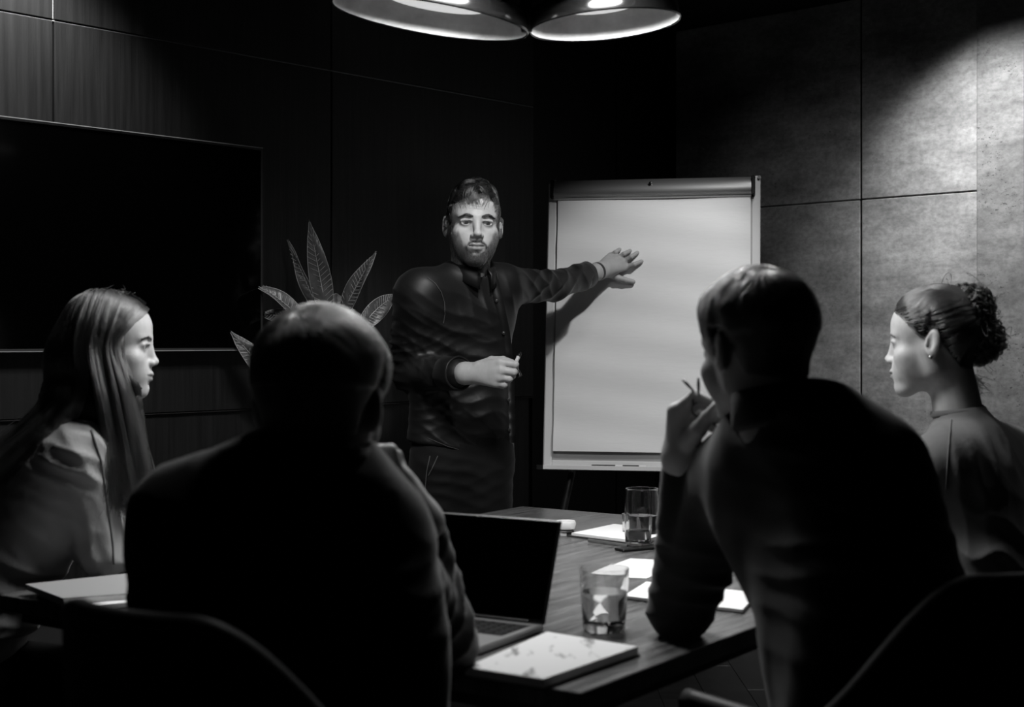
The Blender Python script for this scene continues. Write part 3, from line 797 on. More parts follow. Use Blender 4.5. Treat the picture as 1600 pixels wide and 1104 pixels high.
def head_mesh(h, base, base_r=.058, neck_r=.052, fem=False, beard=False, ears=True, scale=1.0, detail=True):
    """head local frame: face towards -Y, eyes at z=0, crown about z=.115, chin -.115; base: lower end of the neck in head space"""
    f = Field((-.11, -.14, min(-.16, base[2] - .04)), (.11, max(.13, base[1] + .08), .135), h)
    jw = .90 if fem else .84
    f.ell((0, .014, .034), (.074, .093, .081), 0)
    f.ell((0, -.038, .034), (.060, .050, .056), .03)
    f.ell((0, -.034, -.033), (.052 if fem else .047, .051, .069), .03)
    for s in (-1, 1):
        f.cap((s * .046 * jw, .004, -.060), (s * (.018 if fem else .013), -.062, -.099), .016, .014, .03)
        f.cap((s * (.052 if fem else .049), .0, -.02), (s * .048 * jw, .004, -.062), .016, .014, .03)
        f.ell((s * .041, -.058, -.026), (.021, .019, .016), .022)
        f.ell((s * .038, -.047, -.048), (.021, .022, .026), .03)
        f.cap((s * .014, -.0855, .020), (s * .044, -.068, .021), .0055 if not fem else .003, .006 if not fem else .003, .016)
    f.ell((0, -.075, -.099), (.021, .016, .016), .02)
    f.ell((0, -.070, -.062), (.033, .026, .030), .02)
    for s in (-1, 1):
        f.ell((s * .033, -.099, .001), (.018, .016, .012), .014, op='s')
        f.ell((s * .031, -.0735, .001), (.0155, .0135, .0125), .006)
        f.cap((s * .018, -.0885, .0075), (s * .044, -.079, .0055), .0022, .0022, .003)
        f.ell((s * .031, -.089, .0000), (.0145, .012, .0050 if not fem else .0054), .002, op='s')
    # nose
    f.cap((0, -.082, .012), (0, -.104 + (.006 if fem else 0), -.028), .0085 if not fem else .007, .0090 if not fem else .0078, .017)
    f.ell((0, -.108 + (.007 if fem else 0), -.032), (.0110, .010, .0085) if not fem else (.009, .009, .0078), .007)
    for s in (-1, 1):
        f.ell((s * (.0125 if not fem else .0108), -.097 + (.003 if fem else 0), -.036), (.0068, .0090, .0065), .006)
        f.ell((s * .0060, -.104, -.0435), (.0036, .0048, .004), .002, op='s')
    # mouth
    up = [(-.024, -.083, -.0640), (-.009, -.0955, -.0605), (0, -.0965, -.0615), (.009, -.0955, -.0605), (.024, -.083, -.0640)]
    lw_ = [(-.022, -.083, -.0660), (-.008, -.0935, -.0725), (.008, -.0935, -.0725), (.022, -.083, -.0660)]
    for P_, rr in ((up, .0036), (lw_, .0042)):
        for a, b in zip(P_[:-1], P_[1:]): f.cap(a, b, rr, rr, .005)
    op_ = [(-.0225, -.087, -.0645), (-.008, -.1005, -.0662), (.008, -.1005, -.0662), (.0225, -.087, -.0645)]
    for a, b in zip(op_[:-1], op_[1:]): f.cap(a, b, .0016, .0016, .003, op='s')
    f.ell((0, -.098, -.050), (.003, .006, .006), .004, op='s')
    f.ell((0, -.097, -.083), (.016, .006, .004), .008, op='s')
    if ears:
        for s in (-1, 1):
            R = Matrix.Rotation(s * -.28, 3, 'Z') @ Matrix.Rotation(-.15, 3, 'X')
            f.ell((s * .0785, .014, -.004), (.0085, .0175, .031), .006, R)
            f.ell((s * .0860, .0085, .000), (.0060, .0105, .019), .004, R, op='s')
            f.cap((s * .080, -.001, -.006), (s * .078, .001, .008), .0035, .003, .004)
            f.cap((s * .084, .016, -.016), (s * .083, .018, .012), .0022, .0022, .004)
    f.cap((0, .030, -.040), tuple(base), neck_r, base_r, .03)
    if not fem: f.ell(Vector((0, -.028, -.125)), (.010, .010, .012), .02)
    V, Q = f.mesh(); V = relax(V, Q, 1, .35)
    x, y, z = V.T
    tone = np.full(len(V), .46 if fem else .44)
    def soft(d, w_): return np.clip(.5 - d / w_, 0, 1)
    lip = soft(np.sqrt((x / .024) ** 2 + ((z + .0665) / .0095) ** 2) - 1, .3) * (y < -.075)
    if beard:
        ax_ = np.abs(x)
        jl = np.interp(ax_, [0, .018, .030, .042, .052, .08], [-.084, -.080, -.068, -.046, -.022, -.004])
        nz_ = wob(V, 160, 3) * .004
        m = soft((z - jl + nz_) / .012, 1.0) * (y < .012) * (z > -.135)
        ring = np.sqrt((x / .0275) ** 2 + ((z + .0700) / .0185) ** 2)
        must = soft((np.abs(ring - 1.0) - .17 + nz_ * 20) / .28, 1) * (y < -.055) * (z < -.047)
        must = np.maximum(must, soft((np.sqrt((x / .006) ** 2 + ((z + .081) / .006) ** 2) - 1) / .5, 1) * .8 * (y < -.07))
        gap = soft((np.sqrt((x / .014) ** 2 + ((z + .083) / .004) ** 2) - 1), .5) * (y < -.06)
        cheek = np.interp(ax_, [.0, .025, .034, .055], [1, .95, .62, .55])
        m = np.clip(np.maximum(m * cheek, must) * (1 - lip), 0, 1)
        tone = tone * (1 - m) + .045 * m; dens = m
    else: dens = np.zeros(len(V))
    tone = tone * (1 - lip * (.45 if not fem else .5))
    # brows
    ax_ = np.abs(x); bz = np.interp(ax_, [.010, .030, .048], [.0165, .0225, .0160])
    br = soft((np.abs(z - bz) - (np.interp(ax_, [.011, .024, .040, .049], [.0026, .0038, .0030, .0010]) if not fem else .0024)) / .003, 1) * (ax_ > .011) * (ax_ < .050) * (y < -.05)
    tone = tone * (1 - br) + .05 * br
    if beard:
        NN_ = normals(V, Q)
        for zc, am in ((.0365, .0007), (.0430, .0009), (.0495, .0008)):
            V = V - NN_ * (am * np.exp(-((z - zc - .003 * np.cos(x * 70) + .002 * np.sin(x * 150 + zc * 900)) / .0011) ** 2) * (ax_ < .042) * (y < -.05) * np.clip(1.6 - ax_ / .028, 0, 1))[:, None]
    # lid rims and nostrils
    e = np.sqrt(((ax_ - .031) / .0165) ** 2 + ((z - .0005) / .0078) ** 2)
    lr = soft((np.abs(e - .86)) / .22 - .5, 1) * (y < -.07); tone = tone * (1 - .65 * lr)
    hl = hairline(y, fem) ; sc = soft((hl - z) / .006 + .5, 1) * ((ax_ > .03) | (y > 0) | (z > .03))
    sc = sc * ~((ax_ > .0735) & (z < .035) & (z > -.045) & (y > -.01) & (y < .04))
    tone = tone * (1 - sc) + .02 * sc
    tone[(ax_ > .068) & (y > .03) & (z < .02)] *= .9
    return V, Q, tone, sc, dens

class Head:
    def __init__(s, c, yaw, pitch=0, roll=0, scale=1.0):
        s.M = Matrix.Translation(c) @ Matrix.Rotation(math.radians(yaw), 4, 'Z') @ Matrix.Rotation(math.radians(roll), 4, 'Y') @ Matrix.Rotation(math.radians(pitch), 4, 'X') @ Matrix.Scale(scale, 4)
        s.I = s.M.inverted(); s.c = Vector(c)
    def w(s, V):
        A = np.array(s.M); return V @ A[:3, :3].T + A[:3, 3]
    def pt(s, p): return s.M @ Vector(p)

def make_head(H, neck_base, h=.0022, **kw):
    b = H.I @ Vector(neck_base)
    V, Q, tone, sc, dens = head_mesh(h, tuple(b), **kw)
    H.lV, H.Q, H.sc, H.dens = V, Q, sc, dens
    H.V = H.w(V)
    return H.V, Q, tone

def eyes(H, root, gaze=(0, 0)):
    import bmesh
    for s in (-1, 1):
        me = bpy.data.meshes.new('eye'); bm = bmesh.new(); bmesh.ops.create_uvsphere(bm, u_segments=32, v_segments=24, radius=.0122); bm.to_mesh(me); bm.free()
        me.polygons.foreach_set('use_smooth', [True] * len(me.polygons)); me.materials.append(M['eye'])
        o = bpy.data.objects.new('eye', me); link(o, root)
        o.matrix_world = root.matrix_world @ (root.matrix_world.inverted() @ H.M) @ Matrix.Translation((s * .031, -.0718, .0003)) @ Matrix.Rotation(math.radians(gaze[0]), 4, 'Z') @ Matrix.Rotation(math.radians(gaze[1]), 4, 'X')

def caps_field(caps, h, grow=0.0, m=.03):
    lo, hi = bounds(caps, m + abs(grow))
    for c in caps:
        if len(c) > 5 and c[5] is not None and c[5][1] > 1: lo -= .05; hi += .05
    f = Field(lo, hi, h)
    for c in caps:
        f.cap(c[0], c[1], c[2] + grow, c[3] + grow, c[4] if len(c) > 4 else .03, c[5] if len(c) > 5 else None)
    return f

def hand_mesh(wrist, palm, fingers, h=.0018, forearm=None, kf=.006):
    """palm: list of (a,b,ra,rb); fingers: list of ([points],[radii])"""
    pts = [p for c in palm for p in c[:2]] + [p for fg in fingers for p in fg[0]] + [wrist] + ([forearm[0]] if forearm else [])
    A = np.array([tuple(p) for p in pts]); f = Field(A.min(0) - .045, A.max(0) + .045, h)
    for c in palm: f.cap(c[0], c[1], c[2], c[3], .014)
    if forearm: f.cap(forearm[0], wrist, forearm[1], forearm[2], .02)
    g = Field(f.lo, f.lo + h * (np.array(f.d.shape) - 1) + 1e-9, h)
    g.d = np.full(f.d.shape, 9.0, np.float32)
    for pl, rl in fingers:
        q = Field.__new__(Field); q.lo, q.h, q.ax = f.lo, f.h, f.ax; q.d = np.full(f.d.shape, 9.0, np.float32)
        for i in range(len(pl) - 1): q.cap(pl[i], pl[i + 1], rl[i], rl[i + 1], .0015)
        for i in range(1, len(pl) - 1): q.ell(pl[i], (rl[i] * 1.06,) * 3, .002)
        g.d = np.minimum(g.d, q.d)
    hh_ = np.maximum(kf - np.abs(f.d - g.d), 0) / kf
    f.d = np.minimum(f.d, g.d) - hh_ * hh_ * kf * .25
    V, Q = f.mesh(); V = relax(V, Q, 1, .3)
    return V, Q, np.full(len(V), .44)

def tendons(V, N, pairs, am=.0012, w_=.0035):
    for a, b in pairs:
        a = np.array(a); b = np.array(b); ba = b - a; t = np.clip(((V - a) @ ba) / (ba @ ba), 0, 1)
        d = np.linalg.norm(V - a - t[:, None] * ba, axis=1)
        d2 = np.maximum(d - .013, 0); V = V + N * (am * np.exp(-(d2 / w_) ** 2) * np.sin(np.pi * np.clip(t, 0, 1)))[:, None]
    return V

def person(label, ctr, skin_parts, cloth, group=None):
    """cloth: list of (name, V, Q, material)"""
    root = thing('person', label, 'person', ctr)
    T = np.array(ctr)
    V, Q, A = merge(skin_parts)
    meshobj('body', V - T, Q, M['skin'], root, attr=A)
    objs = {}
    for name, V, Q, m in cloth: objs[name] = meshobj(name, V - T, Q, m, root)
    bpy.context.view_layer.update()
    return root, objs

def strands(name, root, polys, radius, m, tip=.25):
    """polys: (n, k, 3) array in world space"""
    polys = np.asarray(polys); n, k, _ = polys.shape
    hc = bpy.data.hair_curves.new(name); hc.add_curves([k] * n)
    T = np.array(root.matrix_world.translation)
    hc.attributes['position'].data.foreach_set('vector', (polys - T).astype(np.float32).ravel())
    a = hc.attributes.new('radius', 'FLOAT', 'POINT')
    prof = np.concatenate([np.ones(max(1, k - 3)), np.linspace(1, tip, 4)[1:]])[:k] if k > 3 else np.linspace(1, tip, k)
    a.data.foreach_set('value', np.tile(prof * radius, n).astype(np.float32))
    hc.materials.append(m); o = bpy.data.objects.new(name, hc); o['kind'] = 'stuff'; return link(o, root)

def sample(V, Q, wgt, n, seed=0):
    r = np.random.default_rng(seed)
    wq = wgt[Q].mean(1); ar = np.linalg.norm(np.cross(V[Q[:, 2]] - V[Q[:, 0]], V[Q[:, 3]] - V[Q[:, 1]]), axis=1)
    p = wq * ar * (wq > .5); p /= p.sum(); i = r.choice(len(Q), n, p=p)
    u, v = r.random((2, n, 1)); q = Q[i]
    return V[q[:, 0]] * (1 - u) * (1 - v) + V[q[:, 1]] * u * (1 - v) + V[q[:, 2]] * u * v + V[q[:, 3]] * (1 - u) * v

def grow(H, n, k, step, flow, lift, rough=.15, seed=0, wgt=None, clump=0.0, surf=None, hvr=(.75, 1.25)):
    """short hair in head space following the skull. flow(p)->direction, lift(s, p)->height above skin"""
    T = surf or bvh(H.lV, H.Q); R = sample(H.lV, H.Q, H.sc if wgt is None else wgt, n, seed); r = np.random.default_rng(seed + 1)
    out = np.zeros((n, k, 3)); D = r.normal(size=(n, 3)) * rough
    if clump > 0:
        cp = R[r.choice(n, max(8, n // 45))]; cn = np.argmin(((R[:, None, :] - cp[None]) ** 2).sum(2), 1); CD = r.normal(size=(len(cp), 3)) * rough * 1.6
        D = D * (1 - clump) + CD[cn] * clump; hv = r.uniform(*hvr, len(cp))[cn]
    else: hv = np.ones(n)
    st = step * r.uniform(.7, 1.25, n)
    for i in range(n):
        p = Vector(R[i]); out[i, 0] = p; d0 = Vector(D[i])
        for j in range(1, k):
            t = Vector(flow(p)).normalized() + d0
            q, nn, _, _ = T.find_nearest(p)
            t = (t - nn * t.dot(nn)).normalized(); p = p + t * st[i]
            q, nn, _, _ = T.find_nearest(p)
            if q is None: break
            p = q; out[i, j] = q + nn * lift(j / (k - 1), q) * hv[i]
    return out

def cap_from(H, thick, name='hair', root=None, m=None, thr=.5):
    """solid hair mass hugging the scalp; thick(V)->thickness in metres (head space)"""
    keep = H.sc[H.Q].mean(1) > thr; Q = H.Q[keep]; used, inv = np.unique(Q, return_inverse=True); V = H.lV[used]; Q = inv.reshape(-1, 4)
    N = normals(V, Q); N = relax(N, Q, 6, .5); s = relax(H.sc[used][:, None] * np.ones(3), Q, 10, .6)[:, :1]
    edge = np.ones(len(V)); cnt = {}
    E = np.sort(np.concatenate([Q[:, [0, 1]], Q[:, [1, 2]], Q[:, [2, 3]], Q[:, [3, 0]]]), axis=1)
    u, c = np.unique(E, axis=0, return_counts=True); bd = np.unique(u[c == 1]); edge[bd] = 0
    for _ in range(10):
        e3 = relax(edge[:, None] * np.ones(3), Q, 1, 1.0)[:, 0]; edge = e3; edge[bd] = 0
    hl = hairline(V[:, 1]); V2 = V + N * (thick(V) * np.clip(edge * 1.6, 0, 1) ** .6 * np.clip(.15 + (V[:, 2] - hl) / .055, .15, 1))[:, None] - N * .0008
    return meshobj(name, H.w(V2) - np.array(root.matrix_world.translation), Q, m, root), V2, Q

def hitcloth(T, px, py, e=.0):
    r = ray(px, py).normalized(); q, n, _, _ = T.ray_cast(O, r)
    return None if q is None else (q + n * e, n)
def pxpath(T, pts, e=.002, sub=6):
    out = []
    for (a, b) in zip(pts[:-1], pts[1:]):
        for i in range(sub): 
            f = i / sub; r_ = hitcloth(T, a[0] + (b[0] - a[0]) * f, a[1] + (b[1] - a[1]) * f, e)
            if r_: out.append(r_[0])
    return out

# ---------------------------------------------------------------- standing presenter
def build_presenter():
    H = Head(P(740, 352, 4.33), 8, 0, 1.5, 1.07)
    nb = P(733, 440, 4.37)
    hd = make_head(H, nb, .0020, beard=True, base_r=.060, neck_r=.053)
    cn = Vector((math.sin(math.radians(30)), -math.cos(math.radians(30)), 0))     # chest normal
    SR, SL = P(655, 462, 4.25), P(789, 447, 4.42)
    ER, WR = P(638, 582, 4.33), P(719, 583, 4.10)
    EL, WL = P(866, 446, 4.60), P(934, 424, 4.795)
    sq = (cn, .72)
    torso = [
        (P(688, 492, 4.31), P(755, 487, 4.38), .118, .112, .05, sq),
        (P(682, 560, 4.33), P(748, 560, 4.37), .112, .105, .06, sq),
        (P(690, 630, 4.33), P(748, 630, 4.36), .102, .100, .06, sq),
        (P(690, 698, 4.33), P(752, 698, 4.36), .114, .108, .06, sq),
        (P(668, 456, 4.27), P(728, 433, 4.36), .062, .058, .05), (P(728, 433, 4.36), P(780, 444, 4.41), .058, .062, .05),
        (SR, SR + Vector((0, 0, -.03)), .074, .07, .05)]
    armR = [(SR, SR.lerp(ER, .5), .068, .062, .03), (SR.lerp(ER, .5), ER, .062, .052, .03), (ER, ER.lerp(WR, .6), .053, .047, .02), (ER.lerp(WR, .6), ER.lerp(WR, .93), .047, .045, .02)]
    armL = [(SL, EL, .062, .048, .04), (EL, EL.lerp(WL, .55), .048, .043, .02), (EL.lerp(WL, .55), EL.lerp(WL, .70), .043, .041, .02)]
    f = caps_field(torso, .0055)
    f.cut(P(730, 706, 4.33), (-.10, 0, -1), .01)
    g = [f]
    V1, Q1 = f.mesh()
    # one shirt: torso and sleeves in one field
    allc = torso + armR + armL
    f = caps_field(allc, .0048)
    # hem plane cut below the shirt tail
    f.cut(P(735, 703, 4.33), (-.16, 0, -1), .012)
    # neck opening, cuff openings
    f.cap(nb + Vector((.0, -.01, .02)), P(742, 385, 4.33), .062, .066, .008, op='s')
    V, Q = f.mesh(); V = relax(V, Q, 1, .4)
    N = normals(V, Q)
    sp = [(ER, .13, (ER - SR).normalized() + Vector((.5, 0, 0)), .030, .012), (SR.lerp(ER, .45), .10, (.5, 0, 1), .04, .007),
          (EL, .12, (1, .6, -.9), .055, .008), (SL.lerp(EL, .4), .10, (1, .3, .9), .05, .009), (EL.lerp(WL, .6), .10, (1, .6, .7), .045, .005),
          (ER.lerp(WR, .4), .10, (1, .3, .5), .026, .007),
          (P(735, 520, 4.25), .14, (.3, 0, 1), .055, .008), (P(745, 620, 4.25), .16, (.25, 0, 1), .05, .008), (P(725, 680, 4.25), .12, (.6, 0, 1), .05, .006),
          (P(680, 455, 4.2), .09, (.7, 0, .8), .04, .006), (P(775, 470, 4.3), .09, (1, 0, .3), .04, .006)]
    V = folds(V, N, [(a_, b_, c_, d_, e_ * 1.35) for a_, b_, c_, d_, e_ in sp], 11)
    ST = bvh(V, Q)
    # trousers
    HR, HL = P(692, 735, 4.33), P(754, 735, 4.35)
    KR, KL = Vector((HR.x - .02, 4.33, .50)), Vector((HL.x + .02, 4.34, .50))
    FR, FL = Vector((KR.x - .03, 4.38, .07)), Vector((KL.x + .03, 4.40, .07))
    tr = [(HR + Vector((0, 0, .05)), HL + Vector((0, 0, .05)), .106, .104, .04, sq), (HR, KR, .098, .068, .03), (HL, KL, .094, .068, .03), (KR, FR, .066, .052, .03), (KL, FL, .066, .052, .03)]
    f = caps_field(tr, .007); f.cut(Vector((0, 0, .06)), (0, 0, -1)); f.cut(Vector((0, 0, HR.z + .12)), (0, 0, 1))
    TV, TQ = f.mesh(); TN = normals(TV, TQ)
    TV = folds(TV, TN, [(HR + Vector((0, -.08, -.05)), .14, (.4, 0, 1), .04, .006), (HL + Vector((0, -.08, -.05)), .14, (-.4, 0, 1), .04, .006), (KR, .15, (0, 0, 1), .05, .007), (KL, .15, (0, 0, 1), .05, .007)], 5)
    # body under the clothes
    inner = [(c[0], c[1], c[2] - .022, c[3] - .022, c[4], c[5] if len(c) > 5 else None) for c in allc + tr]
    f = caps_field(inner, .011); f.cut(Vector((0, 0, .08)), (0, 0, -1)); BV_, BQ = f.mesh()
    body = (BV_, BQ, np.full(len(BV_), .42))
    # left hand flat on the paper, back towards us
    B = lambda px, py, e: onboard(px, py, e)
    W = WL; kn = [B(954, 400, .024), B(965, 403, .026), B(973, 409, .026), B(977, 417, .024)]
    tips = [B(968, 389.5, .018), B(984.5, 391.5, .018), B(996, 394.5, .018), B(1002.5, 408, .018)]
    mids = [B(961.5, 394, .032), B(975, 396.5, .034), B(986, 401, .034), B(990.5, 413, .032)]
    fing = [([k, m, t], [.0088, .0078, .0066]) for k, m, t in zip(kn, mids, tips)]
    th = ([B(950, 426, .030), B(965, 434, .030), B(977, 437.5, .026), B(989, 440, .020)], [.0135, .0115, .0100, .0085])
    palm = [(W, k, .021, .0125) for k in kn] + [(W, B(960, 428, .028), .020, .013), (B(948, 415, .026), B(968, 412, .026), .018, .014)]
    hv = hand_mesh(W, palm, fing + [th], .0018, forearm=(EL.lerp(WL, .6), .030, .0245))
    n_ = normals(hv[0], hv[1]); hV = tendons(hv[0], n_, [(W, k) for k in kn], .0014)
    handL = (hV, hv[1], hv[2] * .78)  # left hand's shade is put into its darker skin tone
    # right hand: loose fist round a marker
    Y0 = 4.05
    W2 = P(727, 583, 4.085)
    k2 = [P(781, 566, Y0 - .02), P(783, 578, Y0 - .025), P(780, 589, Y0 - .02), P(774, 598, Y0 - .01)]
    m2 = [P(805, 569, Y0 - .03), P(803, 581, Y0 - .03), P(796, 591, Y0 - .022), P(788, 600, Y0 - .012)]
    t2 = [P(805, 577, Y0 + .015), P(801, 587, Y0 + .02), P(793, 595, Y0 + .022), P(785, 602, Y0 + .02)]
    e2 = [P(791, 578, Y0 + .03), P(787, 587, Y0 + .032), P(781, 595, Y0 + .034), P(775, 601, Y0 + .034)]
    fing = [([a_, b_, c_, d_], [.0112, .0102, .0092, .0085]) for a_, b_, c_, d_ in zip(k2, m2, t2, e2)]
    th = ([P(748, 572, Y0 + .01), P(768, 563, Y0 + .02), P(786, 562, Y0 + .022), P(800, 566, Y0 + .012)], [.0155, .0125, .0108, .0092])
    palm = [(W2, k, .0235, .0135) for k in k2] + [(W2, P(770, 568, Y0 + .012), .021, .014)]
    hv = hand_mesh(W2, palm, fing + [th], .0018, forearm=(ER.lerp(WR, .55), .033, .026))
    n_ = normals(hv[0], hv[1]); hV = tendons(hv[0], n_, [(W2, k) for k in k2], .0018, .003)
    handR = (hV, hv[1], hv[2] * .9)
    ctr = Vector((P(715, 600, 4.36).x, 4.36, 0))
    root, ob = person('bearded man in a dark shirt standing with one palm on the flip chart', ctr,
                      [hd, body, handL, handR], [('shirt', V, Q, M['shirt']), ('trousers', TV, TQ, M['jeans'])])
    T = ctr
    eyes(H, root, (3, 2))
    # cuffs
    def cuff(a, b, r, seed):
        d = (b - a).normalized(); g = MB(); x = d.cross(Vector((0, 0, 1))).normalized(); y = d.cross(x); L_ = (b - a).length; Mx = frame(a - T, x, y, d)
        g.lathe([(r, 0), (r + .003, .004), (r + .002, L_ * .5), (r + .003, L_ - .003), (r, L_), (r - .004, L_ - .002), (r - .004, .003)], 28, M=Mx, closed=True)
        for i, v in enumerate(g.v): g.v[i] = v + Vector((math.sin(v.z * 130 + seed), 0, math.sin(v.x * 140))) * .0012
        return g.build('cuff', M['shirt'], root, True)
    cuff(ER.lerp(WR, .74), ER.lerp(WR, .99), .0475, 1); cuff(EL.lerp(WL, .54), EL.lerp(WL, .76), .0425, 2)
    # bracelet / watch strap
    d = (WL - EL).normalized(); x = d.cross(Vector((0, 0, 1))).normalized(); y = d.cross(x)
    a = WL - d * .004 - T
    MB().lathe([(.0265, -.006), (.030, -.005), (.0305, .005), (.027, .006)], 28, M=frame(a, x, y, d) @ Matrix.Scale(1.06, 4), closed=True).build('watch_strap', M['leather_dark'], root, True, 40)
    # collar
    nm = Matrix.Translation(-T) @ frame(nb + Vector((.004, -.016, .012)), Vector((1, 0, 0)), Vector((0, 1, .0)), Vector((.12, -.12, 1)).normalized())
    g = MB(); n = 40; V_ = []; Fc = []
    a0 = math.radians(-90 + 34)
    prof = [(.062, -.008), (.066, .030), (.070, .036), (.078, .022), (.088, -.006)]
    for i in range(n + 1):
        u = i / n; th_ = a0 + math.radians(12) + u * (2 * math.pi - math.radians(24)); tip = abs(u - .5) * 2
        for j, (r_, z_) in enumerate(prof):
            fl = max(0, tip - .72) / .28
            rr = r_ + (0.010 * fl if j >= 3 else 0); zz = z_ - (.034 * fl * (j - 2) / 2 if j >= 3 else .012 * fl)
            V_.append(nm @ Vector((rr * math.cos(th_), rr * .98 * math.sin(th_), zz)))
    m = len(prof)
    for i in range(n):
        for j in range(m - 1): q = i * m + j; Fc.append([q, q + m, q + m + 1, q + 1])
    o = g.add(V_, Fc).build('collar', M['shirt'], root, True); sm = o.modifiers.new('s', 'SOLIDIFY'); sm.thickness = .003; sm.offset = 0
    # placket strip and buttons
    pts = [(766, 425), (778, 470), (788, 520), (794, 570), (795, 620), (796, 660), (797, 695)]
    line = pxpath(ST, pts, .0005, 10)
    if len(line) > 3:
        g = MB(); V_ = []; Fc = []
        for i, p in enumerate(line):
            for k, (o1, o2) in enumerate(((-.015, .000), (-.015, .004), (.015, .005), (.017, .0))):
                V_.append(p - T + Vector((o1, 0, 0)) + cn * o2)
        for i in range(len(line) - 1):
            for k in range(3): q = i * 4 + k; Fc.append([q, q + 1, q + 5, q + 4])
        g.add(V_, Fc).build('placket', M['shirt'], root, True)
        for py in (470, 520, 572, 625, 672):
            r_ = hitcloth(ST, np.interp(py, [q[1] for q in pts], [q[0] for q in pts]) - 3, py, .005)
            if r_:
                MB().lathe([(.0005, .002), (.004, .0022), (.0055, .001), (.0052, -.001), (.0005, -.001)], 14, M=frame(r_[0] - T, Vector((1, 0, 0)), Vector((0, 0, 1)), Vector((0, -1, 0)))).build('button', M['button'], root, True)
    # seams
    g = MB()
    for pts in ([(668, 434), (680, 443), (689, 456), (694, 472), (695, 490), (692, 508)], [(668, 684), (700, 697), (732, 706), (770, 706), (797, 700)]):
        l = pxpath(ST, pts, .0012, 8)
        if len(l) > 2: g.tube([p - T for p in l], .0012, 5)
    if g.v: g.build('seam', mat('grey_stitching', .05, .6), root, True, kind='stuff')
    # belt and pocket edge
    TT = bvh(TV, TQ); g = MB()
    for pts in ([(672, 712), (667, 735), (663, 780)], [(684, 712), (676, 730), (668, 745)]):
        l = pxpath(TT, pts, .0012, 8)
        if len(l) > 2: g.tube([p - T for p in l], .0013, 5)
    if g.v: g.build('pocket_stitching', mat('pale_stitching', .09, .6), root, True, kind='stuff')
    for q in (FR, FL):
        c = Vector((q.x, q.y, 0)) - T; g = MB()
        f = Field((q.x - .09, q.y - .28, 0), (q.x + .09, q.y + .12, .12), .006)
        f.cap((q.x, q.y + .02, .05), (q.x + .02, q.y - .16, .035), .045, .042, .03); f.ell((q.x, q.y + .01, .08), (.048, .055, .05), .03); f.cut((0, 0, .004), (0, 0, -1))
        a_, b_ = f.mesh(); meshobj('shoe', a_ - np.array(T), b_, M['leather_dark'], root)
    # hair
    crown = Vector((.01, .062, .10))
    def flow(p):
        d = p - crown; v = Vector((d.x, d.y, d.z * .6))
        if p.z > .055: v = v.normalized() * .6 + Vector((.55, -1.0, .1))
        else: v = Vector((d.x * .2, -.15 if p.y < .03 else .1, -1.0))
        return v
    def thick(V):
        z = V[:, 2]; y = V[:, 1]
        return .003 + .010 * np.clip((z - .045) / .05, 0, 1) * (1 + .35 * wob(V, 60, 4)) + .004 * np.clip((-.04 - y) / .04, 0, 1)
    cap, cV, cQ = cap_from(H, thick, 'hair', root, M['hair_cap'])
    def lift(s, p):
        top = min(1, max(0, (p.z - .04) / .05)); return .0012 + (.0010 + .016 * top * max(.25, 1 - (abs(p.x) / .075) ** 2)) * math.sin(math.pi * (.15 + .6 * s))
    pl = grow(H, 8000, 7, .0058, flow, lift, .62, 3, clump=.85, hvr=(.25, 1.5))
    strands('hair_strands', root, H.w(pl.reshape(-1, 3)).reshape(pl.shape), .00055, M['hair_dark'])
    # short sides
    def flow2(p): return Vector((0, -.3 if p.y < 0 else .2, -1))
    # beard and brows
    H2 = H.dens
    rb = grow(H, 3800, 4, .0016, lambda p: Vector((p.x * 2, -.15, -1)), lambda s, p: .0004 + .0022 * s, .3, 5, wgt=H2)
    strands('beard', root, H.w(rb.reshape(-1, 3)).reshape(rb.shape), .00028, M['hair_black'])
    x, y, z = H.lV.T; ax_ = np.abs(x); bz = np.interp(ax_, [.010, .030, .048], [.0165, .0225, .0160])
    bw_ = ((np.abs(z - bz) < np.interp(ax_, [.011, .024, .040, .049], [.0030, .0042, .0034, .0014])) & (ax_ > .011) & (ax_ < .049) & (y < -.05)).astype(float)
    rb = grow(H, 700, 4, .0028, lambda p: Vector((math.copysign(1, p.x), .3, .25 if abs(p.x) < .03 else -.35)), lambda s, p: .0008 + .002 * s, .15, 6, wgt=bw_)
    strands('eyebrows', root, H.w(rb.reshape(-1, 3)).reshape(rb.shape), .00028, M['hair_black'])
    # marker in his right hand
    a = P(814, 550, Y0 + .012); b = P(801, 572, Y0 - .002); c = P(796, 590, Y0 + .012)
    t = thing('marker_pen', "slim marker held upright in the presenter's right hand", 'marker', tuple(b))
    MB().tube([a - b + (b - a) * .28, (c - b)], .0055, 12).build('barrel', M['white_frame'], t, True, 40)
    MB().tube([a - b, a - b + (b - a) * .12, a - b + (b - a) * .3], [.0025, .0045, .0058], 12).build('tip', M['black_plastic'], t, True, 40)
    a = P(809, 579, Y0 - .002); b = P(812.5, 588, Y0 - .006)
    t = thing('ballpoint_pen', "second short pen poking out below the presenter's fingers", 'pen', tuple(a))
    MB().tube([(0, 0, 0), (b - a) * .5, b - a], [.0055, .0065, .0062], 12).build('barrel', M['black_plastic'], t, True, 40)
    return root
build_presenter()

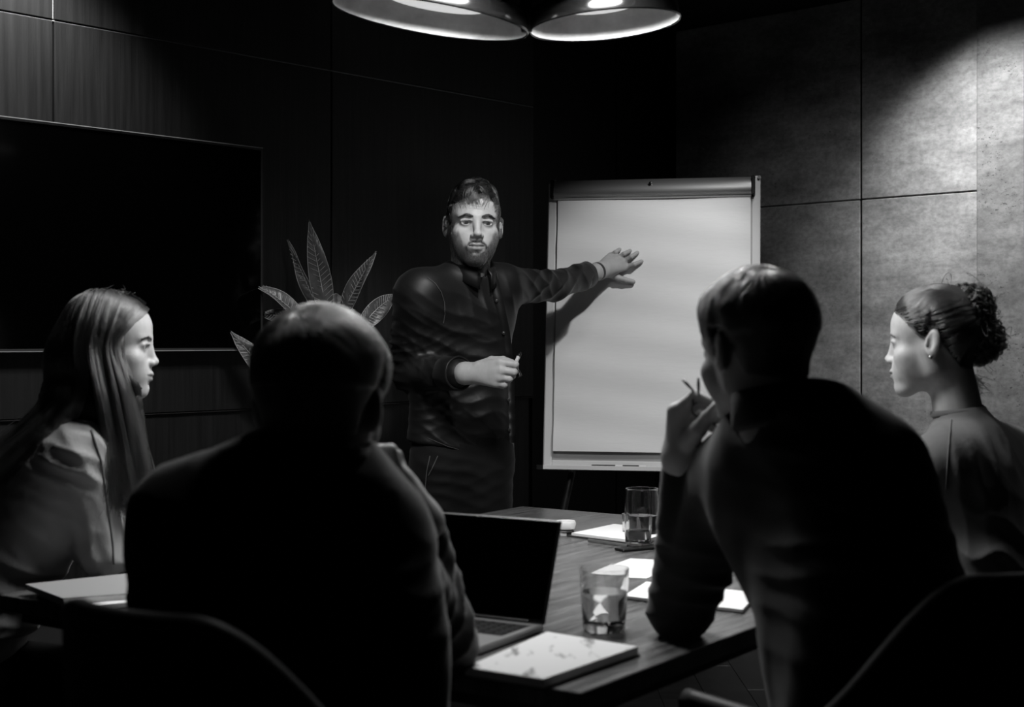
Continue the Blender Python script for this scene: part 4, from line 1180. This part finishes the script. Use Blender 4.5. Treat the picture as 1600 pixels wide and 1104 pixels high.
# ---------------------------------------------------------------- seated listeners
def clothes(caps, foldspec, seed, h=.006, opening=None, cuts=(), it=1):
    f = caps_field(caps, h)
    for p, n in cuts: f.cut(p, n, .01)
    if opening: f.cap(*opening, k=.01, op='s')
    V, Q = f.mesh(); V = relax(V, Q, it, .4); V = folds(V, normals(V, Q), foldspec, seed); return V, Q
def inner_body(caps, h=.011, cut=None):
    f = caps_field([(c[0], c[1], c[2] - .016, c[3] - .016, c[4] if len(c) > 4 else .03, c[5] if len(c) > 5 else None) for c in caps], h)
    if cut: f.cut(*cut)
    V, Q = f.mesh(); return V, Q, np.full(len(V), .42)
def seated_legs(hip, fwd, side, knee_z=.50, spread=.11, ln=.42):
    hip = Vector(hip); fwd = Vector(fwd).normalized(); side = Vector(side).normalized(); L = []; feet = []
    for s in (-1, 1):
        a = hip + side * s * .08; k = Vector((a.x, a.y, 0)) + fwd * ln + side * s * (spread - .08); k.z = knee_z
        ft = k + fwd * .03; ft.z = .09
        L += [(a, k, .085, .062, .03), (k, ft, .060, .048, .02)]; feet.append(ft)
    L.append((hip - side * .07, hip + side * .07, .105, .105, .04))
    return L, feet
def shoes(feet, fwd, root, T):
    fwd = Vector(fwd).normalized()
    for q in feet:
        f = Field((q.x - .26, q.y - .26, 0), (q.x + .26, q.y + .26, .14), .008)
        b = q - fwd * .01; t_ = q + fwd * .15
        f.cap((b.x, b.y, .05), (t_.x, t_.y, .036), .045, .040, .03); f.ell((b.x, b.y, .08), (.048, .048, .05), .03); f.cut((0, 0, .004), (0, 0, -1))
        a_, b_ = f.mesh(); meshobj('shoe', a_ - np.array(T), b_, M['leather_dark'], root)

def short_hair(H, root, crown, n, mcol, seed, thickness=.010, rad=.0005, lift_top=.006, wave=.15, bangs=.4):
    crown = Vector(crown)
    def flow(p):
        d = p - crown; a = Vector((d.x, d.y, d.z * .5))
        if a.length < .004: a = Vector((1, 0, 0))
        sw = Vector((-d.y, d.x, 0)) * .55 * math.exp(-d.length / .04)
        return a.normalized() + sw.normalized() * .8 * math.exp(-d.length / .03) + Vector((0, -bangs, -.4 - 9 * max(0, .06 - p.z) * .8))
    def thick(V):
        z = V[:, 2]; q = np.linalg.norm(V - np.array(crown), axis=1)
        return (.005 + thickness * np.clip((z + .03) / .09, 0, 1)) * (1 + .10 * wob(V, 50, seed)) * (1 - .25 * np.exp(-(q / .016) ** 2))
    cap, cV, cQ = cap_from(H, thick, 'hair', root, M['hair_cap'])
    surf = bvh(cV, cQ)
    def lift(s, p): return .0008 + .0035 * math.sin(math.pi * (.1 + .75 * s)) * (1 if p.z > .02 else .5)
    pl = grow(H, n, 9, .0052, flow, lift, wave, seed, clump=.7, surf=surf)
    strands('hair_strands', root, H.w(pl.reshape(-1, 3)).reshape(pl.shape), rad, mcol)

def build_near_man():
    H = Head(P(503, 632, 1.85), 171, 6, 0, .98)
    nb = P(492, 775, 1.80)
    hd = make_head(H, nb, .0030, base_r=.066, neck_r=.060)
    SL, SR = P(292, 812, 1.80), P(588, 826, 1.88)
    EL, WL_ = P(262, 1000, 1.93), P(350, 1010, 2.22)
    ER, WR = P(688, 1004, 2.12), P(658, 815, 2.045)
    sq = ((.05, -1, 0), .80)
    torso = [(P(355, 850, 1.80), P(535, 860, 1.86), .105, .100, .06, sq), (P(345, 960, 1.80), P(560, 960, 1.85), .112, .112, .06, sq),
             (P(350, 1080, 1.80), P(560, 1080, 1.84), .115, .115, .06, sq), (P(370, 1230, 1.82), P(560, 1230, 1.84), .12, .12, .06, sq),
             (SL, P(450, 762, 1.81), .062, .070, .05), (P(450, 762, 1.81), P(520, 765, 1.82), .072, .070, .05), (P(520, 765, 1.82), SR, .068, .058, .05)]
    arms = [(SL, EL, .062, .052, .04), (EL, WL_, .050, .036, .02), (SR, ER, .058, .052, .04), (ER, ER.lerp(WR, .86), .053, .037, .02)]
    allc = torso + arms
    sp = [(SR.lerp(ER, .75), .12, (ER - SR), .04, .010), (ER, .08, (.3, 0, 1), .028, .008), (P(600, 900, 1.8), .12, (.6, 0, 1), .05, .009),
          (P(440, 800, 1.72), .14, (.2, 0, 1), .06, .007), (P(480, 950, 1.72), .16, (.15, 0, 1), .075, .009), (P(300, 830, 1.75), .10, (.7, 0, .7), .05, .007), (SL.lerp(EL, .6), .12, (0, 0, 1), .045, .008)]
    cut = (P(450, 1255, 1.8), (0, 0, -1))
    V, Q = clothes(allc, sp, 21, .0065, (nb + Vector((0, 0, .045)), P(503, 690, 1.84), .062, .066), [cut])
    hip = Vector((P(460, 1104, 1.80).x, 1.80, .56)); fw = Vector((.15, 1, 0)); sd = Vector((1, -.15, 0))
    lg, feet = seated_legs(hip, fw, sd); TV, TQ = clothes(lg, [(feet[0] + Vector((0, 0, .4)), .2, (0, 0, 1), .05, .006)], 3, .009, None, [((0, 0, .07), (0, 0, -1))])
    # hand at the jaw
    kn = [P(622, 742, 2.00), P(630, 750, 2.015), P(636, 760, 2.03), P(640, 772, 2.045)]
    pip = [P(610, 704, 1.985), P(618, 712, 2.01), P(622, 724, 2.03), P(625, 738, 2.045)]
    tip = [P(575, 702, 1.975), P(582, 712, 1.99), P(590, 724, 2.01), P(596, 738, 2.025)]
    fing = [([a, b, c], [.0105, .0095, .0085]) for a, b, c in zip(kn, pip, tip)]
    th = ([P(640, 785, 2.0), P(612, 760, 1.98), P(588, 738, 1.965), P(572, 722, 1.96)], [.016, .013, .0115, .009])
    palm = [(WR, k, .024, .015) for k in kn] + [(WR, P(634, 775, 2.01), .022, .016)]
    hv = hand_mesh(WR, palm, fing + [th], .0028, forearm=(ER.lerp(WR, .55), .034, .027))
    ctr = Vector((P(470, 900, 1.80).x, 1.80, 0))
    root, ob = person('near man seen from behind with smooth rounded short hair, chin resting on his hand', ctr,
                      [hd, inner_body(allc + lg, .012), hv], [('sweater', V, Q, M['sweater']), ('trousers', TV, TQ, M['jeans'])])
    shoes(feet, fw, root, ctr); T = ctr
    # ribbed neckband and wrist strap
    d = Vector((.03, .04, 1)).normalized(); x = d.cross(Vector((0, 1, 0))).normalized(); y = d.cross(x)
    MB().lathe([(.066, -.004), (.073, .0), (.071, .022), (.066, .026), (.063, .018)], 36, M=frame(nb + Vector((.002, 0, .040)) - T, x, y, d), closed=True).build('neckband', M['sweater'], root, True)
    d = (WR - ER).normalized(); x = d.cross(Vector((0, 1, 0))).normalized(); y = d.cross(x)
    MB().lathe([(.028, -.005), (.0315, -.004), (.0315, .004), (.028, .005)], 28, M=frame(WR - d * .012 - T, x, y, d), closed=True).build('wrist_strap', M['alu'], root, True)
    short_hair(H, root, (.012, .060, .100), 13000, M['hair_brown'], 31, .011, .00045, bangs=.15)

def build_glasses_man():
    H = Head(P(1180, 546, 2.15), -154, 8, 0, .945)
    nb = P(1222, 690, 2.09)
    hd = make_head(H, nb, .0028, base_r=.066, neck_r=.058, beard=False)
    SL, SR = P(1148, 742, 2.25), P(1362, 732, 2.02)
    EL, WL_ = P(1063, 950, 2.40), P(1065, 722, 2.31)
    ER, WR = P(1432, 950, 2.12), P(1330, 965, 2.38)
    cn = Vector((-.45, .89, 0)); sq = (cn, .82)
    torso = [(P(1205, 780, 2.19), P(1330, 775, 2.05), .105, .110, .06, sq), (P(1262, 870, 2.14), P(1355, 865, 2.02), .112, .125, .06, sq),
             (P(1310, 960, 2.06), P(1375, 965, 1.98), .118, .128, .06, sq), (P(1325, 1060, 2.04), P(1360, 1080, 1.98), .120, .128, .06, sq), (P(1345, 1190, 2.04), P(1375, 1190, 1.98), .125, .13, .06, sq),
             (SL, P(1205, 700, 2.15), .064, .070, .05), (P(1205, 700, 2.15), P(1275, 685, 2.07), .074, .076, .05), (P(1275, 685, 2.07), SR, .076, .070, .05)]
    arms = [(SL, EL, .066, .056, .035), (EL, EL.lerp(WL_, .93), .052, .034, .015), (SR, ER, .068, .055, .04), (ER, WR, .052, .036, .02)]
    allc = torso + arms
    sp = [(SL.lerp(EL, .75), .12, (.2, 0, 1), .040, .009), (EL.lerp(WL_, .45), .11, (0, 0, 1), .030, .007), (P(1290, 780, 1.95), .16, (.25, 0, 1), .055, .009), (P(1380, 850, 1.9), .15, (.4, 0, 1), .06, .009),
          (P(1250, 690, 2.0), .10, (.8, 0, .5), .05, .006), (P(1330, 960, 1.9), .18, (.3, 0, 1), .07, .008), (P(1420, 820, 1.95), .1, (.3, 0, 1), .04, .007)]
    V, Q = clothes(allc, sp, 41, .0065, (nb + Vector((-.005, .01, .035)), P(1195, 615, 2.12), .058, .060), [(P(1350, 1215, 2.0), (0, 0, -1))])
    hip = Vector((P(1350, 1104, 2.0).x, 2.0, .56)); fw = Vector((-.45, .89, 0)); sd = Vector((.89, .45, 0))
    lg, feet = seated_legs(hip, fw, sd); TV, TQ = clothes(lg, [], 3, .009, None, [((0, 0, .07), (0, 0, -1))])
    W = P(1066, 712, 2.305)
    kn = [P(1056, 643, 2.285), P(1057, 653, 2.305), P(1059, 664, 2.325), P(1062, 676, 2.34)]
    pip = [P(1086, 619, 2.275), P(1089, 629, 2.30), P(1092, 642, 2.33), P(1094, 656, 2.34)]
    tip = [P(1117, 629, 2.245), P(1120, 640, 2.27), P(1118, 655, 2.30), P(1114, 668, 2.31)]
    fing = [([a, b, c], [.0115, .0102, .0085]) for a, b, c in zip(kn, pip, tip)]
    th = ([P(1076, 690, 2.275), P(1092, 670, 2.25), P(1106, 652, 2.24), P(1119, 636, 2.232)], [.016, .0135, .0115, .009])
    palm = [(W, k, .025, .0145) for k in kn] + [(W, P(1080, 690, 2.28), .022, .017)]
    hv = hand_mesh(W, palm, fing + [th], .0026, forearm=(EL.lerp(WL_, .6), .032, .027))
    ctr = Vector((P(1330, 900, 2.03).x, 2.03, 0))
    root, ob = person('dark-clothed man leaning on his elbow at right, holding eyeglasses to his mouth', ctr,
                      [hd, inner_body(allc + lg, .012), hv], [('sweater', V, Q, M['sweater']), ('trousers', TV, TQ, M['jeans'])])
    shoes(feet, fw, root, ctr); T = ctr
    eyes(H, root)
    d = Vector((-.16, .12, 1)).normalized(); x = d.cross(Vector((0, 1, 0))).normalized(); y = d.cross(x)
    MB().lathe([(.066, -.016), (.073, -.004), (.070, .026), (.066, .042), (.061, .044), (.059, .026)], 36, M=frame(nb + Vector((-.002, .004, .040)) - T, x, y, d), closed=True).build('collar', M['sweater'], root, True)
    short_hair(H, root, (.000, .056, .100), 13000, M['hair_mid'], 51, .010, .0005, bangs=.15)
    # eyeglasses held in the fingers
    c = P(1112, 648, 2.24)
    g = thing('eyeglasses', "folded dark-rimmed eyeglasses in the right-hand man's raised fingers", 'glasses', tuple(c))
    def q(px, py, Y): return P(px, py, Y) - c
    r1, r2 = q(1128, 655, 2.235), q(1096, 640, 2.255)
    ax = (r2 - r1).normalized(); nn = Vector((.25, -.95, .15)); nn = (nn - ax * nn.dot(ax)).normalized(); up = nn.cross(ax)
    for rc in (r1, r2):
        ring = [rc + ax * .0165 * math.cos(a) + up * .0135 * math.sin(a) for a in [2 * math.pi * i / 24 for i in range(25)]]
        rm = MB().tube(ring, .0014, 6, False).build('rim', M['black_plastic'], g, True)
        MB().add([rc + ax * .0158 * math.cos(a) + up * .0128 * math.sin(a) + nn * o for o in (-.0006, .0006) for a in [2 * math.pi * i / 24 for i in range(24)]],
                 [list(range(24)), list(range(47, 23, -1))] + [[i, (i + 1) % 24, 24 + (i + 1) % 24, 24 + i] for i in range(24)]).build('lens', M['glass'], g)
    MB().tube([r1 + ax * .016, (r1 + r2) / 2 + up * .003, r2 - ax * .016], .0014, 6).build('bridge', M['black_plastic'], g, True)
    for a, b, e in ((r1 - ax * .016, q(1092, 618, 2.26), q(1091, 590, 2.27)), (r2 + ax * .016, q(1083, 610, 2.27), q(1067, 593, 2.285))):
        MB().tube([a, b, b.lerp(e, .6), e], [.0012, .0018, .0026, .0022], 8).build('temple', M['black_plastic'], g, True)

def build_long_hair_woman():
    H = Head(P(172, 538, 3.05), 98, 4, 0, .95)
    nb = P(142, 672, 3.06)
    hd = make_head(H, nb, .0028, base_r=.054, neck_r=.047, fem=True)
    SR, SL = P(128, 712, 2.95), P(150, 712, 3.25)
    ER, WR = P(158, 862, 2.97), P(222, 872, 3.06)
    EL, WL_ = P(190, 850, 3.25), P(240, 872, 3.22)
    cn = Vector((.97, .05, .2)); sq = (cn, .75)
    torso = [(P(105, 730, 3.0), P(115, 730, 3.17), .112, .108, .06), (P(60, 810, 3.0), P(70, 810, 3.16), .108, .105, .06), (P(10, 890, 3.0), P(10, 890, 3.16), .112, .112, .06),
             (P(-45, 980, 3.0), P(-45, 980, 3.16), .13, .13, .06), (SR, P(125, 692, 3.06), .052, .056, .05), (P(125, 692, 3.06), SL, .056, .052, .05)]
    arms = [(SR, ER, .060, .052, .035), (ER, ER.lerp(WR, .9), .046, .032, .02), (SL, EL, .058, .05, .04), (EL, WL_, .046, .032, .02)]
    allc = torso + arms
    sp = [(SR, .10, (1, 0, .5), .05, .012), (SR.lerp(ER, .6), .11, (1, 0, .35), .05, .010), (ER, .09, (1, 0, .2), .035, .010), (P(110, 740, 2.9), .08, (.6, 0, 1), .035, .010), (P(60, 790, 2.9), .10, (.5, 0, 1), .05, .012), (P(20, 890, 2.9), .13, (.35, 0, 1), .06, .016)]
    V, Q = clothes(allc, sp, 61, .0062, (nb + Vector((.0, 0, .02)), P(165, 600, 3.05), .050, .056), [(P(0, 975, 3.1), (0, 0, -1))])
    hip = Vector((P(-45, 1000, 3.08).x, 3.08, .54)); fw = Vector((1, .25, 0)); sd = Vector((-.25, 1, 0))
    lg, feet = seated_legs(hip, fw, sd); TV, TQ = clothes(lg, [], 3, .010, None, [((0, 0, .07), (0, 0, -1))])
    kn = [P(250, 868, 3.04 + .018 * i) for i in range(4)]; W = WR
    fing = [([k, k + Vector((.035, .01, .004)), k + Vector((.062, .015, -.006))], [.0088, .0078, .0065]) for k in kn]
    th = ([P(232, 866, 3.03), P(250, 862, 3.02), P(262, 866, 3.02)], [.012, .010, .008])
    hv = hand_mesh(W, [(W, k, .019, .0115) for k in kn], fing + [th], .0028, forearm=(ER.lerp(WR, .5), .028, .022))
    ctr = Vector((P(60, 900, 3.08).x, 3.08, 0))
    root, ob = person('woman with long straight hair and pale top, in profile at the left table side', ctr,
                      [hd, inner_body(allc + lg, .012), hv], [('top', V, Q, M['pale_knit']), ('trousers', TV, TQ, M['jeans'])])
    shoes(feet, fw, root, ctr); T = np.array(ctr); eyes(H, root)
    # raised seams of the top
    ST = bvh(V, Q); g = MB()
    for pts in ([(143, 672), (158, 720), (168, 790), (176, 850), (178, 885)],):
        l = pxpath(ST, pts, .001, 8)
        if len(l) > 2: g.tube([p - ctr for p in l], .0022, 6)
    if g.v: g.build('seam', M['mid_knit'], root, True)
    def thick(V_): return .0045 + 0 * V_[:, 0]
    H.sc = H.sc * 1.0
    cap, cV, cQ = cap_from(H, thick, 'hair', root, M['hair_cap'])
    # mass of hair falling over back and chest
    f = Field((-1.32, 2.86, .80), (-.66, 3.24, 1.40), .006)
    ca = lambda a, b, ra, rb, k=.03, s=None: f.cap(a, b, ra, rb, k, s)
    sd_ = ((0, 1, 0), .9)
    ca(H.pt((0, .03, .035)), H.pt((0, .05, -.03)), .078, .080)
    ca(H.pt((0, .050, -.03)), P(118, 628, 3.03), .080, .062); ca(P(118, 628, 3.03), P(64, 680, 2.99), .058, .042); ca(P(64, 680, 2.99), P(15, 722, 2.97), .042, .030); ca(P(15, 722, 2.97), P(-35, 765, 2.95), .030, .02)
    ca(H.pt((-.052, .02, .0)), P(165, 630, 2.985), .032, .036); ca(P(165, 630, 2.985), P(196, 700, 2.97), .034, .022); ca(P(196, 700, 2.97), P(206, 790, 2.975), .022, .009)
    ca(H.pt((-.06, -.018, .03)), P(208, 600, 2.985), .014, .020); ca(P(208, 600, 2.985), P(216, 700, 2.985), .018, .013)
    ca(P(118, 628, 2.99), P(165, 640, 2.985), .045, .030)
    f.ell(H.pt((0, -.085, -.02)), (.050, .10, .12), .01, None, 's')
    mV, mQ = f.mesh(); mV = relax(mV, mQ, 2, .5)
    meshobj('hair_mass', mV - T, mQ, M['hair_cap'], root)
    mass = bvh(np.concatenate([mV, H.w(cV)]), np.concatenate([mQ, cQ + len(mV)])); SB = bvh(V, Q)
    # strands: from the parting down
    r = np.random.default_rng(5); polys = []
    hp = lambda x, y, z: np.array(H.pt((x, y, z)))
    front = [hp(-.003, -.082, .086), hp(-.036, -.078, .074), hp(-.066, -.052, .040), hp(-.078, -.030, -.005), np.array(P(205, 610, 2.968)), np.array(P(217, 690, 2.965)), np.array(P(218, 750, 2.97)), np.array(P(205, 815, 2.975))]
    mid = [hp(-.003, -.005, .122), hp(-.050, .0, .105), hp(-.082, .005, .05), hp(-.088, .01, -.01), np.array(P(168, 620, 2.945)), np.array(P(185, 690, 2.945)), np.array(P(200, 745, 2.95)), np.array(P(200, 800, 2.96))]
    midb = [hp(-.003, .040, .122), hp(-.045, .05, .105), hp(-.076, .06, .05), hp(-.080, .062, -.01), np.array(P(124, 615, 2.96)), np.array(P(84, 664, 2.94)), np.array(P(40, 702, 2.93)), np.array(P(-8, 745, 2.93))]
    back = [hp(-.003, .075, .105), hp(-.022, .098, .08), hp(-.032, .115, .03), hp(-.035, .118, -.03), np.array(P(88, 600, 3.03)), np.array(P(48, 648, 3.0)), np.array(P(2, 690, 2.98)), np.array(P(-50, 738, 2.96))]
    G = np.array([front, mid, midb, back]); KN = 26
    def spl(pts, n):
        t = np.linspace(0, len(pts) - 1, n); i = np.clip(t.astype(int), 0, len(pts) - 2); u = (t - i)[:, None]
        p0 = pts[np.clip(i - 1, 0, None)]; p1 = pts[i]; p2 = pts[i + 1]; p3 = pts[np.clip(i + 2, None, len(pts) - 1)]
        return .5 * ((2 * p1) + (-p0 + p2) * u + (2 * p0 - 5 * p1 + 4 * p2 - p3) * u ** 2 + (-p0 + 3 * p1 - 3 * p2 + p3) * u ** 3)
    for n_ in range(9000):
        u = r.random() * 3; i = min(int(u), 2); fr_ = u - i
        fc_ = fr_
        if i == 1: fc_ = fr_ * .3 if fr_ < .5 else 1 - (1 - fr_) * .3
        fr_ = np.array([fr_, fr_, fr_, fr_ * .6 + fc_ * .4, fc_, fc_, fc_, fc_])[:, None]
        gpts = G[i] * (1 - fr_) + G[i + 1] * fr_
        ln_ = r.uniform(.72, 1.0) if r.random() < .5 else r.uniform(.9, 1.02)
        p = spl(gpts, KN)
        s_ = np.linspace(0, 1, KN)
        cl = int(u * 22); rc = np.random.default_rng(cl + 100); off = rc.normal(size=3) * .004 + r.normal(size=3) * .0028
        wv = rc.normal(size=3)[None] * .004 * np.sin(s_ * 9 + rc.uniform(0, 6))[:, None] * s_[:, None]
        p = p + off[None] * (.25 + 1.6 * s_)[:, None] + wv + r.normal(size=3)[None] * .006 * (s_ ** 3)[:, None]
        kk = max(6, int(KN * ln_)); p = np.concatenate([p[:kk], np.repeat(p[kk - 1:kk], max(0, KN - kk), 0) + np.cumsum(np.tile([[0, 0, -.0002]], (max(0, KN - kk), 1)), 0)])
        for j in range(KN):
            if r.random() < .999:
                q_, nn, _, dist = mass.find_nearest(Vector(p[j]))
                if (Vector(p[j]) - q_).dot(nn) < .001: p[j] = np.array(q_ + nn * r.uniform(.001, .0035))
        for j in range(KN // 2, KN):
            q_, nn, _, dist = SB.find_nearest(Vector(p[j]))
            if (Vector(p[j]) - q_).dot(nn) < .002: p[j] = np.array(q_ + nn * r.uniform(.002, .005))
        polys.append(p)
    # far side of the parting and loose flyaways
    for n_ in range(1500):
        u = r.random(); a = hp(.004, -.070 + .145 * u, .098 + .024 * math.sin(math.pi * min(1, u * 1.2))); b = hp(.05, -.06 + .14 * u, .088 + .01 * math.sin(math.pi * u)); c_ = hp(.08, -.04 + .13 * u, .03); d_ = hp(.085, -.03 + .13 * u, -.08)
        polys.append(spl(np.array([a, b, c_, d_]), KN) + r.normal(size=3) * .002)
    for n_ in range(40):
        a = hp(r.normal() * .02, r.uniform(-.03, .05), .118); d_ = r.normal(size=3) * .004 + np.array([.014, 0, .001])
        polys.append(spl(np.array([a, a + d_ * .5, a + d_ + r.normal(size=3) * .003, a + d_ * 1.5 + r.normal(size=3) * .005]), KN))
    strands('hair_strands', root, np.array(polys), .00055, M['hair_c'])
    x, y, z = H.lV.T; ax_ = np.abs(x); bz = np.interp(ax_, [.010, .030, .048], [.0165, .0225, .0160])
    bw_ = ((np.abs(z - bz) < .003) & (ax_ > .011) & (ax_ < .049) & (y < -.05)).astype(float)
    rb = grow(H, 300, 4, .0028, lambda p: Vector((math.copysign(1, p.x), .3, .1)), lambda s, p: .0006 + .0012 * s, .15, 6, wgt=bw_)
    strands('eyebrows', root, H.w(rb.reshape(-1, 3)).reshape(rb.shape), .0003, M['hair_dark'])

def build_bun_woman():
    H = Head(P(1459, 534, 3.0), -117, 4, 0, .95)
    nb = P(1500, 662, 2.99)
    hd = make_head(H, nb, .0026, base_r=.056, neck_r=.046, fem=True)
    SL, SR = P(1482, 716, 2.90), P(1572, 716, 3.16)
    EL, WL_ = P(1490, 868, 2.96), P(1400, 880, 3.12)
    ER, WR = P(1540, 870, 3.32), P(1450, 880, 3.36)
    torso = [(P(1512, 750, 2.95), P(1568, 745, 3.11), .108, .110, .06), (P(1530, 840, 2.95), P(1580, 840, 3.09), .108, .108, .06), (P(1545, 920, 2.95), P(1600, 920, 3.08), .115, .115, .06),
             (P(1560, 1010, 2.95), P(1610, 1010, 3.08), .13, .13, .06), (SL, P(1510, 690, 2.98), .056, .060, .05), (P(1510, 690, 2.98), SR, .060, .056, .05), (nb + Vector((.004, 0, -.03)), nb + Vector((-.002, .0, .012)), .064, .057, .02)]
    arms = [(SL, EL, .062, .052, .035), (EL, WL_, .046, .034, .02), (SR, ER, .06, .05, .04), (ER, WR, .046, .034, .02)]
    allc = torso + arms
    sp = [(SL, .09, (1, 0, .3), .04, .008), (SL.lerp(EL, .5), .12, (1, 0, .25), .045, .010), (EL, .09, (1, 0, .8), .04, .010), (P(1550, 700, 2.9), .10, (1, 0, .9), .05, .007), (P(1560, 880, 2.85), .13, (.5, 0, 1), .06, .012)]
    V, Q = clothes(allc, sp, 81, .0058, (nb + Vector((-.003, 0, .016)), P(1475, 600, 3.0), .049, .056), [(P(1560, 1060, 3.0), (0, 0, -1))])
    hip = Vector((P(1575, 1010, 3.0).x, 3.0, .54)); fw = Vector((-.88, .47, 0)); sd = Vector((.47, .88, 0))
    lg, feet = seated_legs(hip, fw, sd); TV, TQ = clothes(lg, [], 3, .010, None, [((0, 0, .07), (0, 0, -1))])
    kn = [P(1378, 876, 3.10 + .018 * i) for i in range(4)]
    fing = [([k, k + Vector((-.035, .01, .004)), k + Vector((-.062, .015, -.006))], [.0088, .0078, .0065]) for k in kn]
    hv = hand_mesh(WL_, [(WL_, k, .020, .0115) for k in kn], fing + [([P(1392, 872, 3.08), P(1376, 868, 3.07), P(1364, 872, 3.07)], [.012, .010, .008])], .0028, forearm=(EL.lerp(WL_, .5), .028, .023))
    ctr = Vector((P(1560, 900, 3.02).x, 3.02, 0))
    root, ob = person('woman with a curly bun and grey sweater seated before the concrete wall', ctr,
                      [hd, inner_body(allc + lg, .012), hv], [('sweater', V, Q, M['mid_knit']), ('trousers', TV, TQ, M['jeans'])])
    shoes(feet, fw, root, ctr); T = np.array(ctr); eyes(H, root)
    ST = bvh(V, Q); g = MB()
    for pts in ([(1486, 655), (1484, 680), (1481, 720), (1478, 770)],):
        l = pxpath(ST, pts, .0008, 8)
        if len(l) > 2: g.tube([p - ctr for p in l], .0016, 6)
    if g.v: g.build('seam', M['mid_knit'], root, True)
    d = Vector((-.10, .06, 1)).normalized(); x = d.cross(Vector((0, 1, 0))).normalized(); y = d.cross(x)
    MB().lathe([(.050, -.006), (.0575, -.002), (.0585, .004), (.0555, .010), (.051, .008)], 36, M=frame(nb + Vector((-.003, 0, .022)) - ctr, x, y, d), closed=True).build('neckband', M['mid_knit'], root, True)
    tie = Vector((-.004, .095, .062))
    def thick(V_): return .006 + .004 * np.clip(V_[:, 2] / .1, 0, 1)
    cap, cV, cQ = cap_from(H, thick, 'hair', root, M['hair_cap'])
    surf = bvh(cV, cQ)
    pl = grow(H, 8500, 14, .0085, lambda p: (tie - p), lambda s, p: .0008 + .0022 * math.sin(math.pi * s), .10, 7, clump=.9, surf=surf, hvr=(.2, 2.2))
    for i in range(len(pl)):
        dd = np.linalg.norm(pl[i] - np.array(tie), axis=1); k_ = np.argmin(dd)
        if dd[k_] < .022: pl[i, k_:] = pl[i, k_]
        pl[i, k_:] += np.arange(len(pl[i]) - k_)[:, None] * np.array([0, .0006, 0])
    strands('hair_strands', root, H.w(pl.reshape(-1, 3)).reshape(pl.shape), .00052, M['hair_mid'])
    # bun: dark core with many curled locks
    B1, B2 = P(1514, 484, 2.975), P(1528, 530, 2.985)
    tw = H.pt(tie)
    f = Field(np.array(B1) - .10, np.array(B2) + .10, .004)
    f.ell(B1, (.048, .046, .043), 0); f.ell(B2, (.046, .044, .042), .02); f.cap(tw, B1, .026, .034, .02)
    bV, bQ = f.mesh(); bV = bV + normals(bV, bQ) * (.005 * wob(bV, 90, 9))[:, None]
    bun = meshobj('bun', bV - T, bQ, M['hair_cap'], root)
    r = np.random.default_rng(12); polys = []
    for n_ in range(520):
        c_ = np.array(B1 if r.random() < .58 else B2); R_ = r.uniform(.040, .054)
        a = r.normal(size=3); a /= np.linalg.norm(a); b = np.cross(a, r.normal(size=3)); b /= np.linalg.norm(b); n3 = np.cross(a, b)
        ph = r.uniform(0, 6.28); sw = r.uniform(.8, 1.9); cr = r.uniform(.0025, .006); cf = r.uniform(5, 9)
        t = np.linspace(0, 1, 18)
        base = np.cos(ph + t * sw)[:, None] * a + np.sin(ph + t * sw)[:, None] * b
        lock = c_ + R_ * base + (cr * np.sin(t * cf * 3))[:, None] * n3 + (cr * np.cos(t * cf * 3))[:, None] * base
        for m_ in range(9): polys.append(lock + r.normal(size=3) * .0011)
    for n_ in range(170):
        c_ = np.array(B1 if r.random() < .5 else B2); a = r.normal(size=3); a /= np.linalg.norm(a); s0 = c_ + a * .042
        t = np.linspace(0, 1, 18); k1, k2 = r.normal(size=(2, 3)) * .008
        polys.append(s0 + a * (t * r.uniform(.008, .022))[:, None] + np.sin(t * 6)[:, None] * k1 + (np.cos(t * 5) - 1)[:, None] * k2)
    # stray locks at the nape
    for n_ in range(70):
        s0 = np.array(P(1508 + r.normal() * 5, 590 + r.normal() * 5, 2.985)); t = np.linspace(0, 1, 18); e_ = np.array([r.uniform(.01, .05), 0, -r.uniform(.01, .035)])
        polys.append(s0 + e_ * t[:, None] + np.sin(t * 5)[:, None] * r.normal(size=3) * .005)
    strands('bun_locks', root, np.array(polys), .00058, M['hair_dark'])
    # hair tie, earring
    d = (B1 - tw).normalized(); x = d.cross(Vector((0, 0, 1))).normalized(); y = d.cross(x)
    ring = [tw + d * .004 + x * .026 * math.cos(a) + y * .026 * math.sin(a) - ctr for a in [2 * math.pi * i / 28 for i in range(29)]]
    MB().tube(ring, .0042, 8, False).build('hair_tie', M['mid_knit'], root, True)
    e = H.pt((.084, .006, -.034)) - ctr
    MB().lathe([(.0005, .004), (.003, .003), (.004, 0), (.003, -.003), (.0005, -.004)], 12, c=tuple(e)).build('earring', M['alu'], root, True)
build_near_man(); build_glasses_man(); build_long_hair_woman(); build_bun_woman()
